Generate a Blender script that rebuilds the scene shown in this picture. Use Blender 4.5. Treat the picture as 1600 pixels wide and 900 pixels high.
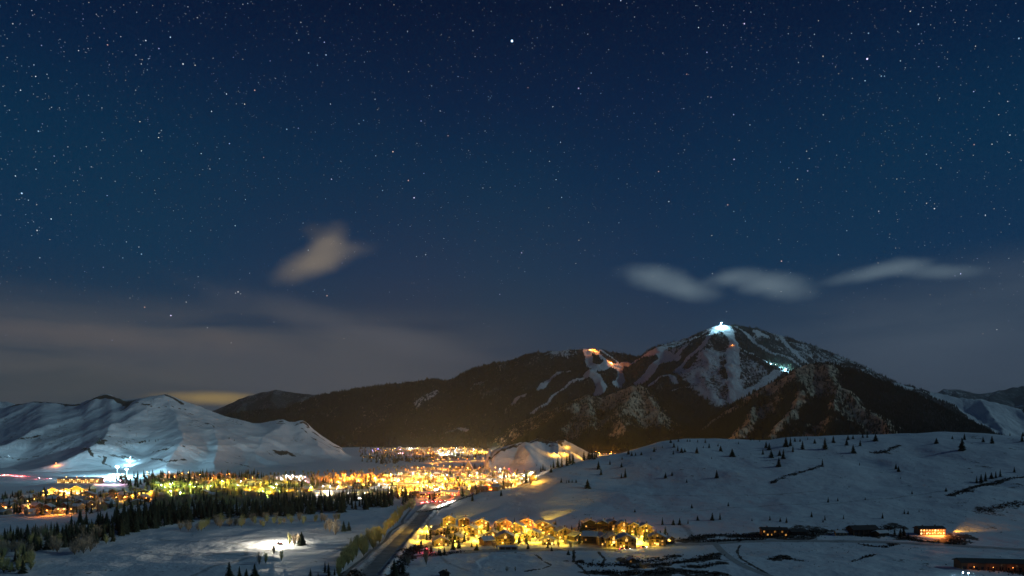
import bpy, math, random
import numpy as np
from mathutils import Vector

random.seed(7); rng = np.random.default_rng(7)
for o in list(bpy.data.objects): bpy.data.objects.remove(o)
S = bpy.context.scene
COL = S.collection
R = math.radians

# ------------------------------------------------------------------ camera
F = 1067.0            # focal length in pixels of the 1600 px wide photograph (24 mm on 36 mm)
HOR = 680.0           # row of the horizon
HAZE = 1.6e-5
CZ = 100.0            # camera height above the valley floor, metres
cam_d = bpy.data.cameras.new('camera'); cam = bpy.data.objects.new('camera', cam_d); COL.objects.link(cam)
cam_d.sensor_width = 36; cam_d.lens = 36 * F / 1600
cam_d.shift_y = (HOR - 450) / 1600
cam_d.clip_start = 1; cam_d.clip_end = 200000
cam.location = (0, 0, CZ); cam.rotation_euler = (R(90), 0, 0)
S.camera = cam
S.view_settings.view_transform = 'Standard'; S.view_settings.look = 'None'
S.view_settings.exposure = 0; S.view_settings.gamma = 1

# ------------------------------------------------------------------ node helper
def lin(c):
    return tuple(((v/255)/12.92 if v/255 <= .04045 else ((v/255+.055)/1.055)**2.4) for v in c) + (1,)
class N:
    def __init__(s, tree): s.t = tree; s.n = tree.nodes; s.l = tree.links
    def put(s, node, key, v):
        if v is None: return
        if isinstance(v, bpy.types.NodeSocket): s.l.new(v, node.inputs[key])
        else: node.inputs[key].default_value = v
    def m(s, op, a, b=None, c=None, clamp=False):
        n = s.n.new('ShaderNodeMath'); n.operation = op; n.use_clamp = clamp
        s.put(n, 0, a); s.put(n, 1, b); s.put(n, 2, c); return n.outputs[0]
    def noise(s, vec, scale, detail=4, rough=.5, dist=0):
        n = s.n.new('ShaderNodeTexNoise'); s.put(n, 'Vector', vec); s.put(n, 'Scale', scale)
        s.put(n, 'Detail', detail); s.put(n, 'Roughness', rough); s.put(n, 'Distortion', dist); return n.outputs[0]
    def ramp(s, fac, stops):
        n = s.n.new('ShaderNodeValToRGB'); s.put(n, 0, fac); e = n.color_ramp.elements
        while len(e) < len(stops): e.new(.5)
        for k, (p, c) in enumerate(stops): e[k].position = p; e[k].color = c
        return n.outputs[0]
    def mix(s, f, a, b):
        n = s.n.new('ShaderNodeMix'); n.data_type = 'RGBA'
        s.put(n, 0, f); s.put(n, 6, a); s.put(n, 7, b); return n.outputs[2]
    def mapr(s, v, a, b, c=0., d=1.):
        n = s.n.new('ShaderNodeMapRange'); n.interpolation_type = 'SMOOTHSTEP'
        s.put(n, 0, v); s.put(n, 1, a); s.put(n, 2, b); s.put(n, 3, c); s.put(n, 4, d); return n.outputs[0]
    def xyz(s, x, y, z):
        n = s.n.new('ShaderNodeCombineXYZ'); s.put(n, 0, x); s.put(n, 1, y); s.put(n, 2, z); return n.outputs[0]
    def attr(s, name):
        n = s.n.new('ShaderNodeAttribute'); n.attribute_name = name; return n.outputs['Fac']

# ------------------------------------------------------------------ night sky
MOON_AZ, MOON_EL = R(92), R(25)          # azimuth clockwise from the view direction (+Y)
W = bpy.data.worlds.new('World'); S.world = W; W.use_nodes = True
w = N(W.node_tree); w.n.clear()
geo = w.n.new('ShaderNodeNewGeometry')
tc = w.n.new('ShaderNodeTexCoord')
sp = w.n.new('ShaderNodeSeparateXYZ'); w.l.new(tc.outputs['Generated'], sp.inputs[0])
dx, dy, dz = sp.outputs
az = w.m('ARCTAN2', dx, dy)
el = w.m('ARCSINE', dz)
elv = w.m('MAXIMUM', el, 0.)
base = w.ramp(w.m('MULTIPLY', elv, 1/.9), [
    (0., lin((58, 64, 72))), (.07, lin((50, 60, 74))), (.15, lin((32, 52, 75))), (.26, lin((8, 45, 77))),
    (.40, lin((0, 36, 69))), (.50, lin((0, 27, 60))), (.62, lin((0, 17, 47))), (1., lin((0, 10, 33)))])
# warmer, greyer air towards the town (a little left of the middle), bluer to either side
warm = w.m('MULTIPLY', w.mapr(w.m('ABSOLUTE', w.m('SUBTRACT', az, -.08)), 0., .42, 1., 0.), w.mapr(elv, .05, .40, 1., 0.))
base = w.mix(w.m('MULTIPLY', warm, .42), base, lin((58, 57, 68)))
teal = w.mapr(w.m('ADD', w.noise(w.xyz(az, el, 2.), 1.6, 2), 0.), .42, .66)
base = w.mix(w.m('MULTIPLY', w.m('MULTIPLY', teal, w.mapr(elv, .52, .30)), .30), base, lin((0, 54, 76)))
grain = w.noise(tc.outputs['Generated'], 420., 1, .5)
base = w.mix(w.m('MULTIPLY', w.m('SUBTRACT', grain, .42), .12, clamp=True), base, lin((30, 95, 130)))
def px_dir(px, py):
    a = math.atan((px-800)/F); return a, math.atan((HOR-py)/F*math.cos(a))
def blob(px, py, rx, ry, rot=0., edge=.5, warp=.35, seed=0., wscale=14., det=5):
    """soft patch of cloud centred on a direction of the sky; radii in radians"""
    a, e = px_dir(px, py)
    u = w.m('SUBTRACT', az, a); v = w.m('SUBTRACT', el, e)
    c, s_ = math.cos(rot), math.sin(rot)
    up = w.m('ADD', w.m('MULTIPLY', u, c/rx), w.m('MULTIPLY', v, s_/rx))
    vp = w.m('ADD', w.m('MULTIPLY', u, -s_/ry), w.m('MULTIPLY', v, c/ry))
    d = w.m('SQRT', w.m('ADD', w.m('MULTIPLY', up, up), w.m('MULTIPLY', vp, vp)))
    nz = w.noise(w.xyz(az, w.m('MULTIPLY', el, 1.6), seed), wscale*1.5, 5, .55)
    d = w.m('ADD', d, w.m('MULTIPLY', w.m('SUBTRACT', nz, .5), warp*4))
    return w.mapr(d, 1.22, edge-.1, 0., 1.)
def cloud(fac, col, amt):
    global base
    base = w.mix(w.m('MULTIPLY', fac, amt), base, lin(col))
px2 = 1/F
# wide thin layers low over the horizon
n1 = w.noise(w.xyz(w.m('MULTIPLY', az, 2.2), w.m('MULTIPLY', el, 13.), 4.), 1.3, 5, .55, .3)
band = w.m('MULTIPLY', w.mapr(el, .195, .125), w.mapr(az, .10, -.25))
cloud(w.m('MULTIPLY', band, w.mapr(n1, .30, .55)), (74, 78, 86), .85)
n2 = w.noise(w.xyz(w.m('MULTIPLY', az, 2.), w.m('MULTIPLY', el, 11.), 9.), 1.5, 5, .55, .3)
cloud(w.m('MULTIPLY', w.m('MULTIPLY', w.mapr(el, .235, .12), w.mapr(az, .25, .55)), w.mapr(n2, .3, .62)), (62, 75, 92), .6)
cloud(blob(150, 527, 265*px2, 19*px2, -.02, .1, .3, 3., 9.), (86, 84, 88), .75)
cloud(blob(345, 527, 70*px2, 13*px2, -.05, .1, .3, 5., 12.), (84, 82, 86), .6)
cloud(blob(560, 515, 250*px2, 26*px2, -.22, .1, .3, 6., 7.), (76, 80, 90), .6)
cloud(blob(130, 600, 200*px2, 60*px2, 0, .1, .3, 7., 5.), (84, 84, 80), .5)
cloud(blob(330, 622, 75*px2, 11*px2, 0, .2, .2, 8., 14.), (150, 128, 84), .9)
cloud(blob(1500, 500, 260*px2, 75*px2, .2, .0, .3, 8.5, 5.), (70, 84, 100), .45)
# separate small clouds
WC, CC = (114, 107, 101), (90, 108, 122)
cloud(blob(486, 412, 66*px2, 24*px2, .42, .1, .22, 11., 7.), WC, .92)
cloud(blob(512, 388, 44*px2, 27*px2, .9, .1, .22, 12., 8.), WC, .9)
cloud(blob(546, 388, 48*px2, 16*px2, .1, .0, .25, 13., 9.), (86, 86, 92), .6)
cloud(blob(492, 360, 24*px2, 14*px2, .1, .0, .25, 13.5, 9.), (60, 66, 78), .6)
cloud(blob(1020, 432, 56*px2, 20*px2, -.12, .1, .24, 14., 9.), CC, .85)
cloud(blob(1070, 452, 56*px2, 20*px2, -.22, .1, .24, 14.5, 9.), CC, .9)
cloud(blob(1140, 434, 46*px2, 14*px2, .1, .1, .24, 15., 9.), CC, .75)
cloud(blob(1205, 446, 62*px2, 21*px2, -.22, .1, .24, 16., 9.), CC, .95)
cloud(blob(1365, 427, 66*px2, 12*px2, .12, .1, .24, 17., 10.), CC, .75)
cloud(blob(1408, 417, 36*px2, 12*px2, 0, .1, .24, 17.5, 10.), CC, .7)
cloud(blob(1470, 425, 50*px2, 11*px2, -.1, .1, .24, 18., 10.), CC, .6)
bg = w.n.new('ShaderNodeBackground'); w.l.new(base, bg.inputs[0]); bg.inputs[1].default_value = 1.0
wo = w.n.new('ShaderNodeOutputWorld'); w.l.new(bg.outputs[0], wo.inputs[0])

# ------------------------------------------------------------------ moonlight
md = bpy.data.lights.new('moon', 'SUN'); mo = bpy.data.objects.new('moon', md); COL.objects.link(mo)
md.energy = 0.47; md.angle = R(.6); md.color = (.50, .85, 1.)
mdir = Vector((math.sin(MOON_AZ)*math.cos(MOON_EL), math.cos(MOON_AZ)*math.cos(MOON_EL), math.sin(MOON_EL)))
mo.rotation_euler = mdir.to_track_quat('Z', 'Y').to_euler()
mo.location = (0, 0, 3000)

# ------------------------------------------------------------------ numpy noise
def _h(ix, iy, s):
    h = (ix.astype(np.int64)*374761393 + iy.astype(np.int64)*668265263 + s*1442695041) & 0x7fffffff
    h = ((h ^ (h >> 13))*1274126177) & 0x7fffffff
    return ((h ^ (h >> 16)) & 0xffff)/65535.
def vn(x, y, s=0):
    ix = np.floor(x); iy = np.floor(y); fx = x-ix; fy = y-iy
    fx = fx*fx*fx*(fx*(fx*6-15)+10); fy = fy*fy*fy*(fy*(fy*6-15)+10)
    a = _h(ix, iy, s); b = _h(ix+1, iy, s); c = _h(ix, iy+1, s); d = _h(ix+1, iy+1, s)
    return (a+(b-a)*fx)*(1-fy)+(c+(d-c)*fx)*fy
def fbm(x, y, s=0, o=5, g=.5):
    t = 0; a = 1; n = 0
    for k in range(o):
        t = t+a*vn(x*2**k+17.3*k, y*2**k-9.1*k, s+k); n += a; a *= g
    return t/n*2-1
def rid(x, y, s=0, o=5, g=.5):
    t = 0; a = 1; n = 0
    for k in range(o):
        t = t+a*(1-np.abs(2*vn(x*2**k+7.7*k, y*2**k+3.1*k, s+k)-1)); n += a; a *= g
    return t/n
def sstep(a, b, x):
    t = np.clip((x-a)/(b-a), 0, 1); return t*t*(3-2*t)
def seg_dist(X, Y, pts):
    """distance to a polyline and the interpolated third value there"""
    best = np.full(np.shape(X), 1e9); val = np.zeros(np.shape(X))
    for p, q in zip(pts[:-1], pts[1:]):
        ex, ey = q[0]-p[0], q[1]-p[1]; L = ex*ex+ey*ey+1e-9
        t = np.clip(((X-p[0])*ex+(Y-p[1])*ey)/L, 0, 1)
        d = np.hypot(X-p[0]-t*ex, Y-p[1]-t*ey)
        v = p[2]+(q[2]-p[2])*t if len(p) > 2 else d*0
        k = d < best; best = np.where(k, d, best); val = np.where(k, v, val)
    return best, val
def in_poly(x, y, poly):
    r = np.zeros(np.shape(x), bool); n = len(poly)
    for i in range(n):
        x1, y1 = poly[i]; x2, y2 = poly[(i+1) % n]
        if y1 == y2: continue
        r ^= ((y1 > y) != (y2 > y)) & (x < (x2-x1)*(y-y1)/(y2-y1)+x1)
    return r
def ray(px, py, Y):            # the point at depth Y seen in that pixel
    return ((px-800)/F*Y, Y, CZ+(HOR-py)/F*Y)

# ------------------------------------------------------------------ terrain sheets
class Sheet:
    """height field on a fan of columns; x = u * Y, so detail is finest near the camera"""
    def __init__(s, u, Y):
        s.u = np.asarray(u, float); s.Yr = np.asarray(Y, float)
        s.U, s.Y = np.meshgrid(s.u, s.Yr); s.X = s.U*s.Y; s.H = np.zeros_like(s.X); s.att = {}
    def fit(s, prof, sm=9, lo=None, it=3):
        """raise or lower whole radial strips so that the skyline is that of the real mountain"""
        px = s.u*F+800; want = np.interp(px, [p[0] for p in prof], [(HOR-p[1])/F for p in prof])
        for _ in range(it):
            sl = (s.H-CZ)/s.Y
            if lo is not None: sl = np.where(s.Y > lo, sl, -9)
            j = np.argmax(sl, 0); c = np.arange(len(s.u))
            k = (CZ+want*s.Yr[j])/np.maximum(s.H[j, c], 5)
            k = np.clip(k, .3, 3)
            kk = np.convolve(np.pad(k, sm, 'edge'), np.ones(2*sm+1)/(2*sm+1), 'valid')
            s.H = np.where(s.H > 0, s.H*kk, s.H)
            sm = max(5, sm//2)
    def hit(s, px, py):
        """first point of the sheet seen at a pixel"""
        fi = np.clip(np.interp((px-800)/F, s.u, np.arange(len(s.u))), 0, len(s.u)-1.001)
        i = int(fi); f = fi-i
        h = s.H[:, i]*(1-f)+s.H[:, i+1]*f
        sl = (h-CZ)/s.Yr; t = (HOR-py)/F
        k = np.nonzero((sl >= t) & (s.Yr > 60))[0]
        if len(k) == 0: j = int(np.argmax(np.where(s.Yr > 60, sl, -9))); Y = s.Yr[j]; z = h[j]
        else:
            j = max(1, k[0]); g = (t-sl[j-1])/(sl[j]-sl[j-1]+1e-12); g = min(max(g, 0), 1)
            Y = s.Yr[j-1]+(s.Yr[j]-s.Yr[j-1])*g; z = h[j-1]+(h[j]-h[j-1])*g
        return ((px-800)/F*Y, Y, z)
    def z(s, x, y):
        fi = np.clip(np.interp(x/np.maximum(y, 1e-6), s.u, np.arange(len(s.u))), 0, len(s.u)-1.001)
        fj = np.clip(np.interp(y, s.Yr, np.arange(len(s.Yr))), 0, len(s.Yr)-1.001)
        i = np.asarray(fi).astype(int); j = np.asarray(fj).astype(int); a = fi-i; b = fj-j; H = s.H
        return (H[j, i]*(1-a)+H[j, i+1]*a)*(1-b)+(H[j+1, i]*(1-a)+H[j+1, i+1]*a)*b
    def at(s, name, x, y):
        H = s.H; s.H = s.att[name]; v = s.z(x, y); s.H = H; return v
    def line(s, pts): return [s.hit(a, b) for a, b in pts]
    def mesh(s, name, mat, keep=None, label=None):
        nr, nc = s.X.shape
        idx = np.arange(nr*nc).reshape(nr, nc)
        q = np.stack([idx[:-1, :-1], idx[:-1, 1:], idx[1:, 1:], idx[1:, :-1]], -1)
        if keep is not None: q = q[keep[:-1, :-1]]
        q = q.reshape(-1, 4)
        used = np.unique(q); remap = np.zeros(nr*nc, np.int64); remap[used] = np.arange(len(used)); q = remap[q]
        co = np.stack([s.X.ravel()[used], s.Y.ravel()[used], s.H.ravel()[used]], -1)
        me = bpy.data.meshes.new(name)
        me.vertices.add(len(co)); me.vertices.foreach_set('co', co.astype(np.float32).ravel())
        me.loops.add(q.size); me.loops.foreach_set('vertex_index', q.astype(np.int32).ravel())
        me.polygons.add(len(q)); me.polygons.foreach_set('loop_start', np.arange(0, q.size, 4, dtype=np.int32))
        me.update(calc_edges=True); me.polygons.foreach_set('use_smooth', np.ones(len(q), bool))
        for k, v in s.att.items():
            a = me.attributes.new(k, 'FLOAT', 'POINT'); a.data.foreach_set('value', np.clip(v, 0, 1).ravel()[used].astype(np.float32))
        me.materials.append(mat)
        o = bpy.data.objects.new(name, me); COL.objects.link(o); o['kind'] = 'structure'
        if label: o['label'] = label
        return o
def ridges(X, Y, lines, slope, warp=60, wl=500, seed=0, pw=1.):
    Xw = X+warp*fbm(X/wl, Y/wl, seed, 4); Yw = Y+warp*fbm(X/wl+40, Y/wl+11, seed+5, 4)
    H = np.full(X.shape, -1e4)
    for L in lines:
        sl = slope
        if isinstance(L, tuple): L, sl = L
        for p, q in zip(L[:-1], L[1:]):
            ex, ey = q[0]-p[0], q[1]-p[1]; ln = ex*ex+ey*ey+1e-9
            t = np.clip(((Xw-p[0])*ex+(Yw-p[1])*ey)/ln, 0, 1)
            d = np.hypot(Xw-p[0]-t*ex, Yw-p[1]-t*ey)
            h = p[2]+(q[2]-p[2])*t-sl*d**pw
            k = 14.                                    # rounded joins
            m = np.maximum(H, h); H = m+k*np.exp(-np.abs(H-h)/k)*.35
    return H

# ------------------------------------------------------------------ materials
def principled(name):
    m = bpy.data.materials.new(name); m.use_nodes = True; n = N(m.node_tree)
    b = n.n['Principled BSDF']; b.inputs['Specular IOR Level'].default_value = .25; return m, n, b
def flat(name, col, rough=.8, var=.25, scale=1.5, bump=0., spec=.25):
    m, n, b = principled(name)
    tc = n.n.new('ShaderNodeTexCoord'); nz = n.noise(tc.outputs['Object'], scale, 4, .6)
    c1 = tuple(v*(1-var) for v in col)+(1,); c2 = tuple(min(1, v*(1+var)) for v in col)+(1,)
    n.l.new(n.mix(nz, c1, c2), b.inputs['Base Color']); b.inputs['Roughness'].default_value = rough
    b.inputs['Specular IOR Level'].default_value = spec
    if bump:
        bp = n.n.new('ShaderNodeBump'); n.put(bp, 'Height', nz); bp.inputs['Strength'].default_value = bump; n.l.new(bp.outputs[0], b.inputs['Normal'])
    return m
def emit(name, col, strength, var=.0, scale=.8):
    m, n, b = principled(name)
    b.inputs['Base Color'].default_value = (.05, .05, .05, 1)
    b.inputs['Emission Color'].default_value = tuple(col)+(1,); b.inputs['Emission Strength'].default_value = strength
    if var:
        oi = n.n.new('ShaderNodeObjectInfo'); tc = n.n.new('ShaderNodeTexCoord')
        nz = n.noise(tc.outputs['Object'], scale, 2)
        f = n.m('MULTIPLY', n.mapr(oi.outputs['Random'], 0, 1, 1-var, 1+var), n.mapr(nz, .3, .7, .5, 1.3))
        n.l.new(n.m('MULTIPLY', f, strength), b.inputs['Emission Strength'])
    m.cycles.emission_sampling = 'NONE'; return m

def snow_material(name, snow=(.80, .82, .86), rock=(.060, .052, .042), bumps=((.010, .5, 10.), (.045, .7, 3.5), (.5, .35, .35)), cut=.48, kc=.42):
    """snow broken by whatever the 'cover' attribute says grows through it"""
    m, n, b = principled(name)
    g = n.n.new('ShaderNodeNewGeometry'); P = g.outputs['Position']
    cov = n.attr('cover')
    nz = n.noise(P, .08, 6, .65); nz2 = n.noise(P, .45, 4, .6)
    mixn = n.m('ADD', n.m('MULTIPLY', nz, .6), n.m('MULTIPLY', nz2, .4))
    fac = n.mapr(n.m('ADD', n.m('SUBTRACT', mixn, .5), n.m('MULTIPLY', n.m('SUBTRACT', cov, cut), kc)), -.035, .035)
    sn = n.mix(n.noise(P, .02, 4, .6), tuple(v*.86 for v in snow)+(1,), tuple(snow)+(1,))
    rk = n.mix(n.noise(P, .3, 4, .6), tuple(v*.5 for v in rock)+(1,), tuple(v*1.7 for v in rock)+(1,))
    c = n.mix(fac, sn, rk)
    tr = n.attr('track')
    c = n.mix(n.m('MULTIPLY', tr, n.mapr(nz2, .3, .6, .35, 1.)), c, (.13, .12, .11, 1))
    n.l.new(c, b.inputs['Base Color']); b.inputs['Roughness'].default_value = .75
    nrm = None
    for sc, st, di in bumps:
        bp = n.n.new('ShaderNodeBump'); n.put(bp, 'Height', n.noise(P, sc, 5, .6)); bp.inputs['Strength'].default_value = min(1, st)
        bp.inputs['Distance'].default_value = di
        if nrm: n.l.new(nrm, bp.inputs['Normal'])
        nrm = bp.outputs[0]
    n.l.new(nrm, b.inputs['Normal']); return m

def forest_material(name, dark=(.050, .048, .040), pale=(.45, .47, .5), tan=(.58, .46, .31), sc=.006, tanamt=.0, thr=.6):
    """mountain side: open snow where 'snow' is 1, else dense timber with pale openings; 'bare' = dry brush and thin snow"""
    m, n, b = principled(name)
    g = n.n.new('ShaderNodeNewGeometry'); P = g.outputs['Position']
    sn = n.attr('snow'); ba = n.attr('bare')
    mp = n.n.new('ShaderNodeMapping'); n.l.new(P, mp.inputs[0]); mp.inputs['Scale'].default_value = (1, .55, .45)
    fine = n.noise(mp.outputs[0], .05, 6, .75); mid = n.noise(mp.outputs[0], sc, 7, .7); big = n.noise(P, .0016, 3, .5)
    brk = n.m('ADD', n.m('MULTIPLY', fine, .5), n.m('MULTIPLY', mid, .5))
    f_s = n.mapr(n.m('ADD', sn, n.m('MULTIPLY', n.m('SUBTRACT', brk, .5), 2.3)), .38, .58)
    dk = n.mix(n.mapr(fine, .35, .75), tuple(v*.6 for v in dark)+(1,), tuple(v*1.8 for v in dark)+(1,))
    op = n.mapr(n.m('ADD', n.m('MULTIPLY', brk, .75), n.m('MULTIPLY', big, .25)), thr, thr+.09)
    gr = n.mix(fine, tuple(v*.5 for v in pale)+(1,), tuple(v*.8 for v in pale)+(1,))
    c = n.mix(n.m('MULTIPLY', op, .7), dk, gr)
    tn = n.mix(n.mapr(fine, .3, .7), tuple(v*.35 for v in tan)+(1,), tuple(v*1.5 for v in tan)+(1,))
    c = n.mix(n.mapr(n.m('ADD', ba, n.m('MULTIPLY', n.m('SUBTRACT', brk, .5), 3.2)), .26, .60), c, tn)
    c = n.mix(f_s, c, (.78, .80, .84, 1))
    n.l.new(c, b.inputs['Base Color']); b.inputs['Roughness'].default_value = .9; b.inputs['Specular IOR Level'].default_value = .1
    b1 = n.n.new('ShaderNodeBump'); n.put(b1, 'Height', mid); b1.inputs['Strength'].default_value = .9; b1.inputs['Distance'].default_value = 60
    b2 = n.n.new('ShaderNodeBump'); n.put(b2, 'Height', fine); b2.inputs['Strength'].default_value = .7; b2.inputs['Distance'].default_value = 10
    n.l.new(b1.outputs[0], b2.inputs['Normal']); n.l.new(b2.outputs[0], b.inputs['Normal']); return m

M = dict(
    ground=snow_material('valley_snow'),
    hill=snow_material('dollar_snow', rock=(.075, .06, .045), bumps=((.006, .7, 18.), (.03, .6, 5.), (.2, .4, 1.)), cut=.44, kc=.75),
    massif=forest_material('mountain_timber', thr=.57, dark=(.034, .040, .044), pale=(.55, .60, .66), tan=(.34, .33, .30)),
    foot=forest_material('foothill_brush', thr=.58, sc=.010, dark=(.020, .022, .024), tan=(.58, .50, .38)),
    far=forest_material('far_mountain', thr=.5, dark=(.05, .06, .07)),
    asphalt=flat('worn_asphalt', (.24, .235, .23), .7, .8, .10, .1),
    packed=flat('packed_snow', (.42, .41, .40), .7, .5, .12, .2),
    line=flat('road_paint', (.55, .50, .38), .6, .2, 2.),
    needles=flat('conifer_needles', (.034, .046, .030), .9, .5, 1.2, 0, .1),
    needles2=flat('conifer_needles_olive', (.050, .058, .030), .9, .5, 1.2, 0, .1),
    bark=flat('bark', (.06, .048, .038), .9, .3, 3.),
    twig=flat('bare_twigs', (.42, .33, .22), .9, .35, .6, 0, .1),
    twig2=flat('bare_twigs_grey', (.30, .26, .20), .9, .35, .6, 0, .1),
    twig3=flat('willow_twigs', (.40, .39, .18), .9, .35, .6, 0, .1),
    scrub=flat('dark_scrub', (.030, .026, .020), .9, .5, 1.),
    roof=flat('roof_snow', (.70, .71, .73), .7, .2, .5, .1),
    shingle=flat('dark_shingle', (.05, .045, .045), .8, .4, 1.5),
    stucco=flat('ochre_stucco', (.28, .22, .13), .85, .15, .8),
    timber=flat('brown_timber', (.20, .11, .06), .8, .35, 1.5),
    darkwood=flat('dark_stained_wood', (.05, .036, .028), .8, .35, 1.5),
    stone=flat('rough_stone', (.22, .19, .16), .85, .4, 2., .3),
    pale=flat('pale_siding', (.45, .42, .38), .8, .15, 1.),
    metal=flat('dull_metal', (.14, .14, .15), .5, .2, 3.),
    glass=flat('dark_glass', (.02, .025, .035), .15, .2, 1., 0, .6),
    w_warm=emit('warm_window', (1., .52, .12), 2.2, .6), w_dim=emit('dim_window', (1., .45, .10), .55, .5),
    w_bright=emit('bright_window', (1., .60, .20), 3.2, .6), w_white=emit('white_window', (1., .92, .85), 5., .3),
    l_amber=emit('amber_lamp', (1., .55, .12), 26.), l_orange=emit('orange_lamp', (1., .33, .06), 26.),
    l_white=emit('white_lamp', (.95, .95, 1.), 120.), l_blue=emit('cool_lamp', (.45, .8, 1.), 260.),
    l_red=emit('red_lamp', (1., .05, .06), 40.), l_pink=emit('pink_lamp', (1., .45, .65), 60.), l_violet=emit('violet_lamp', (.3, .25, 1.), 60.),
    paint_dark=flat('car_paint_dark', (.05, .055, .07), .35, .1, 1., 0, .5), paint_red=flat('car_paint_red', (.30, .03, .03), .35, .1, 1., 0, .5),
    paint_white=flat('car_paint_white', (.6, .6, .6), .35, .1, 1., 0, .5), rubber=flat('rubber', (.02, .02, .02), .8, .1, 1.),
)

# ---------------- ground: valley floor, golf course, slope under the camera and the broad snow hill to the right
Yrows = np.concatenate([np.linspace(6, 440, 26), np.arange(446, 1420, 2.9), 1420*np.exp(np.linspace(.004, 1., 105)), np.geomspace(3900, 90000, 34)])
ucols = np.linspace(-1.0, 1.0, 1000)
G = Sheet(ucols, Yrows)
px = G.U*F+800; X, Y = G.X, G.Y
# right hill: foot line, crest line
crest = [(600, 850, 0.), (640, 880, 0.), (672, 915, 1.), (700, 950, 6.), (733, 975, 14.5), (770, 1000, 19.), (800, 1020, 22.), (867, 1090, 46.), (950, 1160, 64.), (1033, 1220, 89.),
         (1067, 1250, 93.5), (1133, 1260, 92.), (1200, 1260, 92.), (1233, 1270, 97.6), (1367, 1280, 102.), (1467, 1260, 107.), (1600, 1200, 98.), (1750, 1180, 96.), (1950, 1150, 90.)]
cp = [c[0] for c in crest]; sm = lambda a: np.convolve(np.pad(a, 12, 'edge'), np.ones(25)/25, 'valid')
pxc = ucols*F+800
Yc = sm(np.interp(pxc, cp, [c[1] for c in crest])); Zc = np.interp(pxc, cp, [c[2] for c in crest]); Zc = np.convolve(np.pad(Zc, 4, 'edge'), np.ones(9)/9, 'valid')
foot = [(600, 800), (660, 830), (700, 760), (760, 742), (900, 735), (1050, 735), (1110, 690), (1200, 665), (1400, 655), (1600, 640), (1950, 620)]
Yf = sm(np.interp(pxc, [f[0] for f in foot], [f[1] for f in foot]))
t = (Y-Yf)/np.maximum(Yc-Yf, 30)
prof = np.where(t < 1, .5*(sstep(0, 1, t)+np.clip(t, 0, 1)), 1-sstep(1, 2.6, t))
amp = sstep(0, .25, t)*(1-sstep(2., 2.6, t))
und = 16.*fbm(X/210+3, Y/260, 31, 3)*sstep(.05, .4, t)*(1-sstep(.8, 1.05, t))
und += -9*np.exp(-(((X-(1012-800)/F*1000)/75)**2+((Y-1000)/60)**2))
und += 3.2*fbm(X/70, Y/100, 35, 3)
hillh = Zc*prof+und*amp*np.clip(Zc/60, 0, 1)
# condo terrace
und2 = 3.2*sstep(640, 745, Y)*sstep(640, 700, px)*(1-sstep(1040, 1110, px))*(1-sstep(0, .3, t))
H = hillh+und2
# flat land relief: fairway mounds on both sides, small bank beside the highway
H += (.9*fbm(X/70, Y/90, 3, 3)+.25*fbm(X/16, Y/20, 4, 3))*(1-sstep(1400, 2500, Y))*(1-np.clip(amp, 0, 1)*.6)
lf = (1-sstep(560, 640, px))*(1-sstep(800, 900, Y))
H += lf*2.2*fbm(X/55+9, Y/38, 8, 2)
rf = sstep(860, 920, px)*(1-sstep(620, 660, Y))
H += rf*(1.2*fbm(X/28, Y/22, 12, 3))
H = np.maximum(H, -2)
H += np.maximum(0, 97.5-.30*Y+3*fbm(X/40, Y/40, 2, 3)*sstep(20, 90, Y))*(Y < 330) 
H *= np.where(Y > 5000, np.clip(1-(Y-5000)/2000, 0, 1), 1)
G.H = H
px_g, Hraw = px, H.copy()
# flatten the highway and smaller roads into the snow
highway = G.line([(556, 925), (578, 895), (601, 870), (624, 845), (646, 822), (662, 803), (676, 789), (700, 777), (735, 764), (790, 752)])
frontage = G.line([(672, 868), (700, 864), (760, 861), (860, 859), (960, 858), (1040, 854), (1120, 849), (1200, 845), (1357, 847), (1483, 853), (1640, 862)])
bikepath = G.line([(520, 925), (545, 890), (575, 868), (604, 848), (606, 838), (612, 828), (630, 822), (628, 815), (634, 806), (642, 796)])
sideroad = G.line([(1118, 851), (1128, 862), (1148, 876), (1172, 889), (1215, 905)])
for L, wd, zz in ((highway, 9., .6), (frontage, 6., .3), (sideroad, 5., .2)):
    for p in range(len(L)): L[p] = (L[p][0], L[p][1], max(L[p][2], 0)*(.5)+zz)
    d, v = seg_dist(X, Y, L); k = 1-sstep(wd, wd+14, d); G.H = G.H*(1-k)+v*k
dh_, _ = seg_dist(X, Y, highway); G.H += 1.6*np.exp(-((dh_-10.5-1.5*fbm(X/14, Y/14, 88, 3))/2.6)**2)*(Y < 1250)
# shallow pond beside the condos: sunken ice with a rim
pond = G.line([(745, 878), (752, 888), (790, 893), (830, 890), (846, 883), (838, 872), (800, 868), (760, 871), (745, 878)])
dp, _ = seg_dist(X, Y, [(p[0], p[1]) for p in pond]); pin = in_poly(X, Y, [(p[0], p[1]) for p in pond[:-1]])
G.H = G.H*(1-np.where(pin, 1, 0))+np.where(pin, -.3, 0); G.H += .5*np.exp(-(dp/6)**2)*(~pin)
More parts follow.
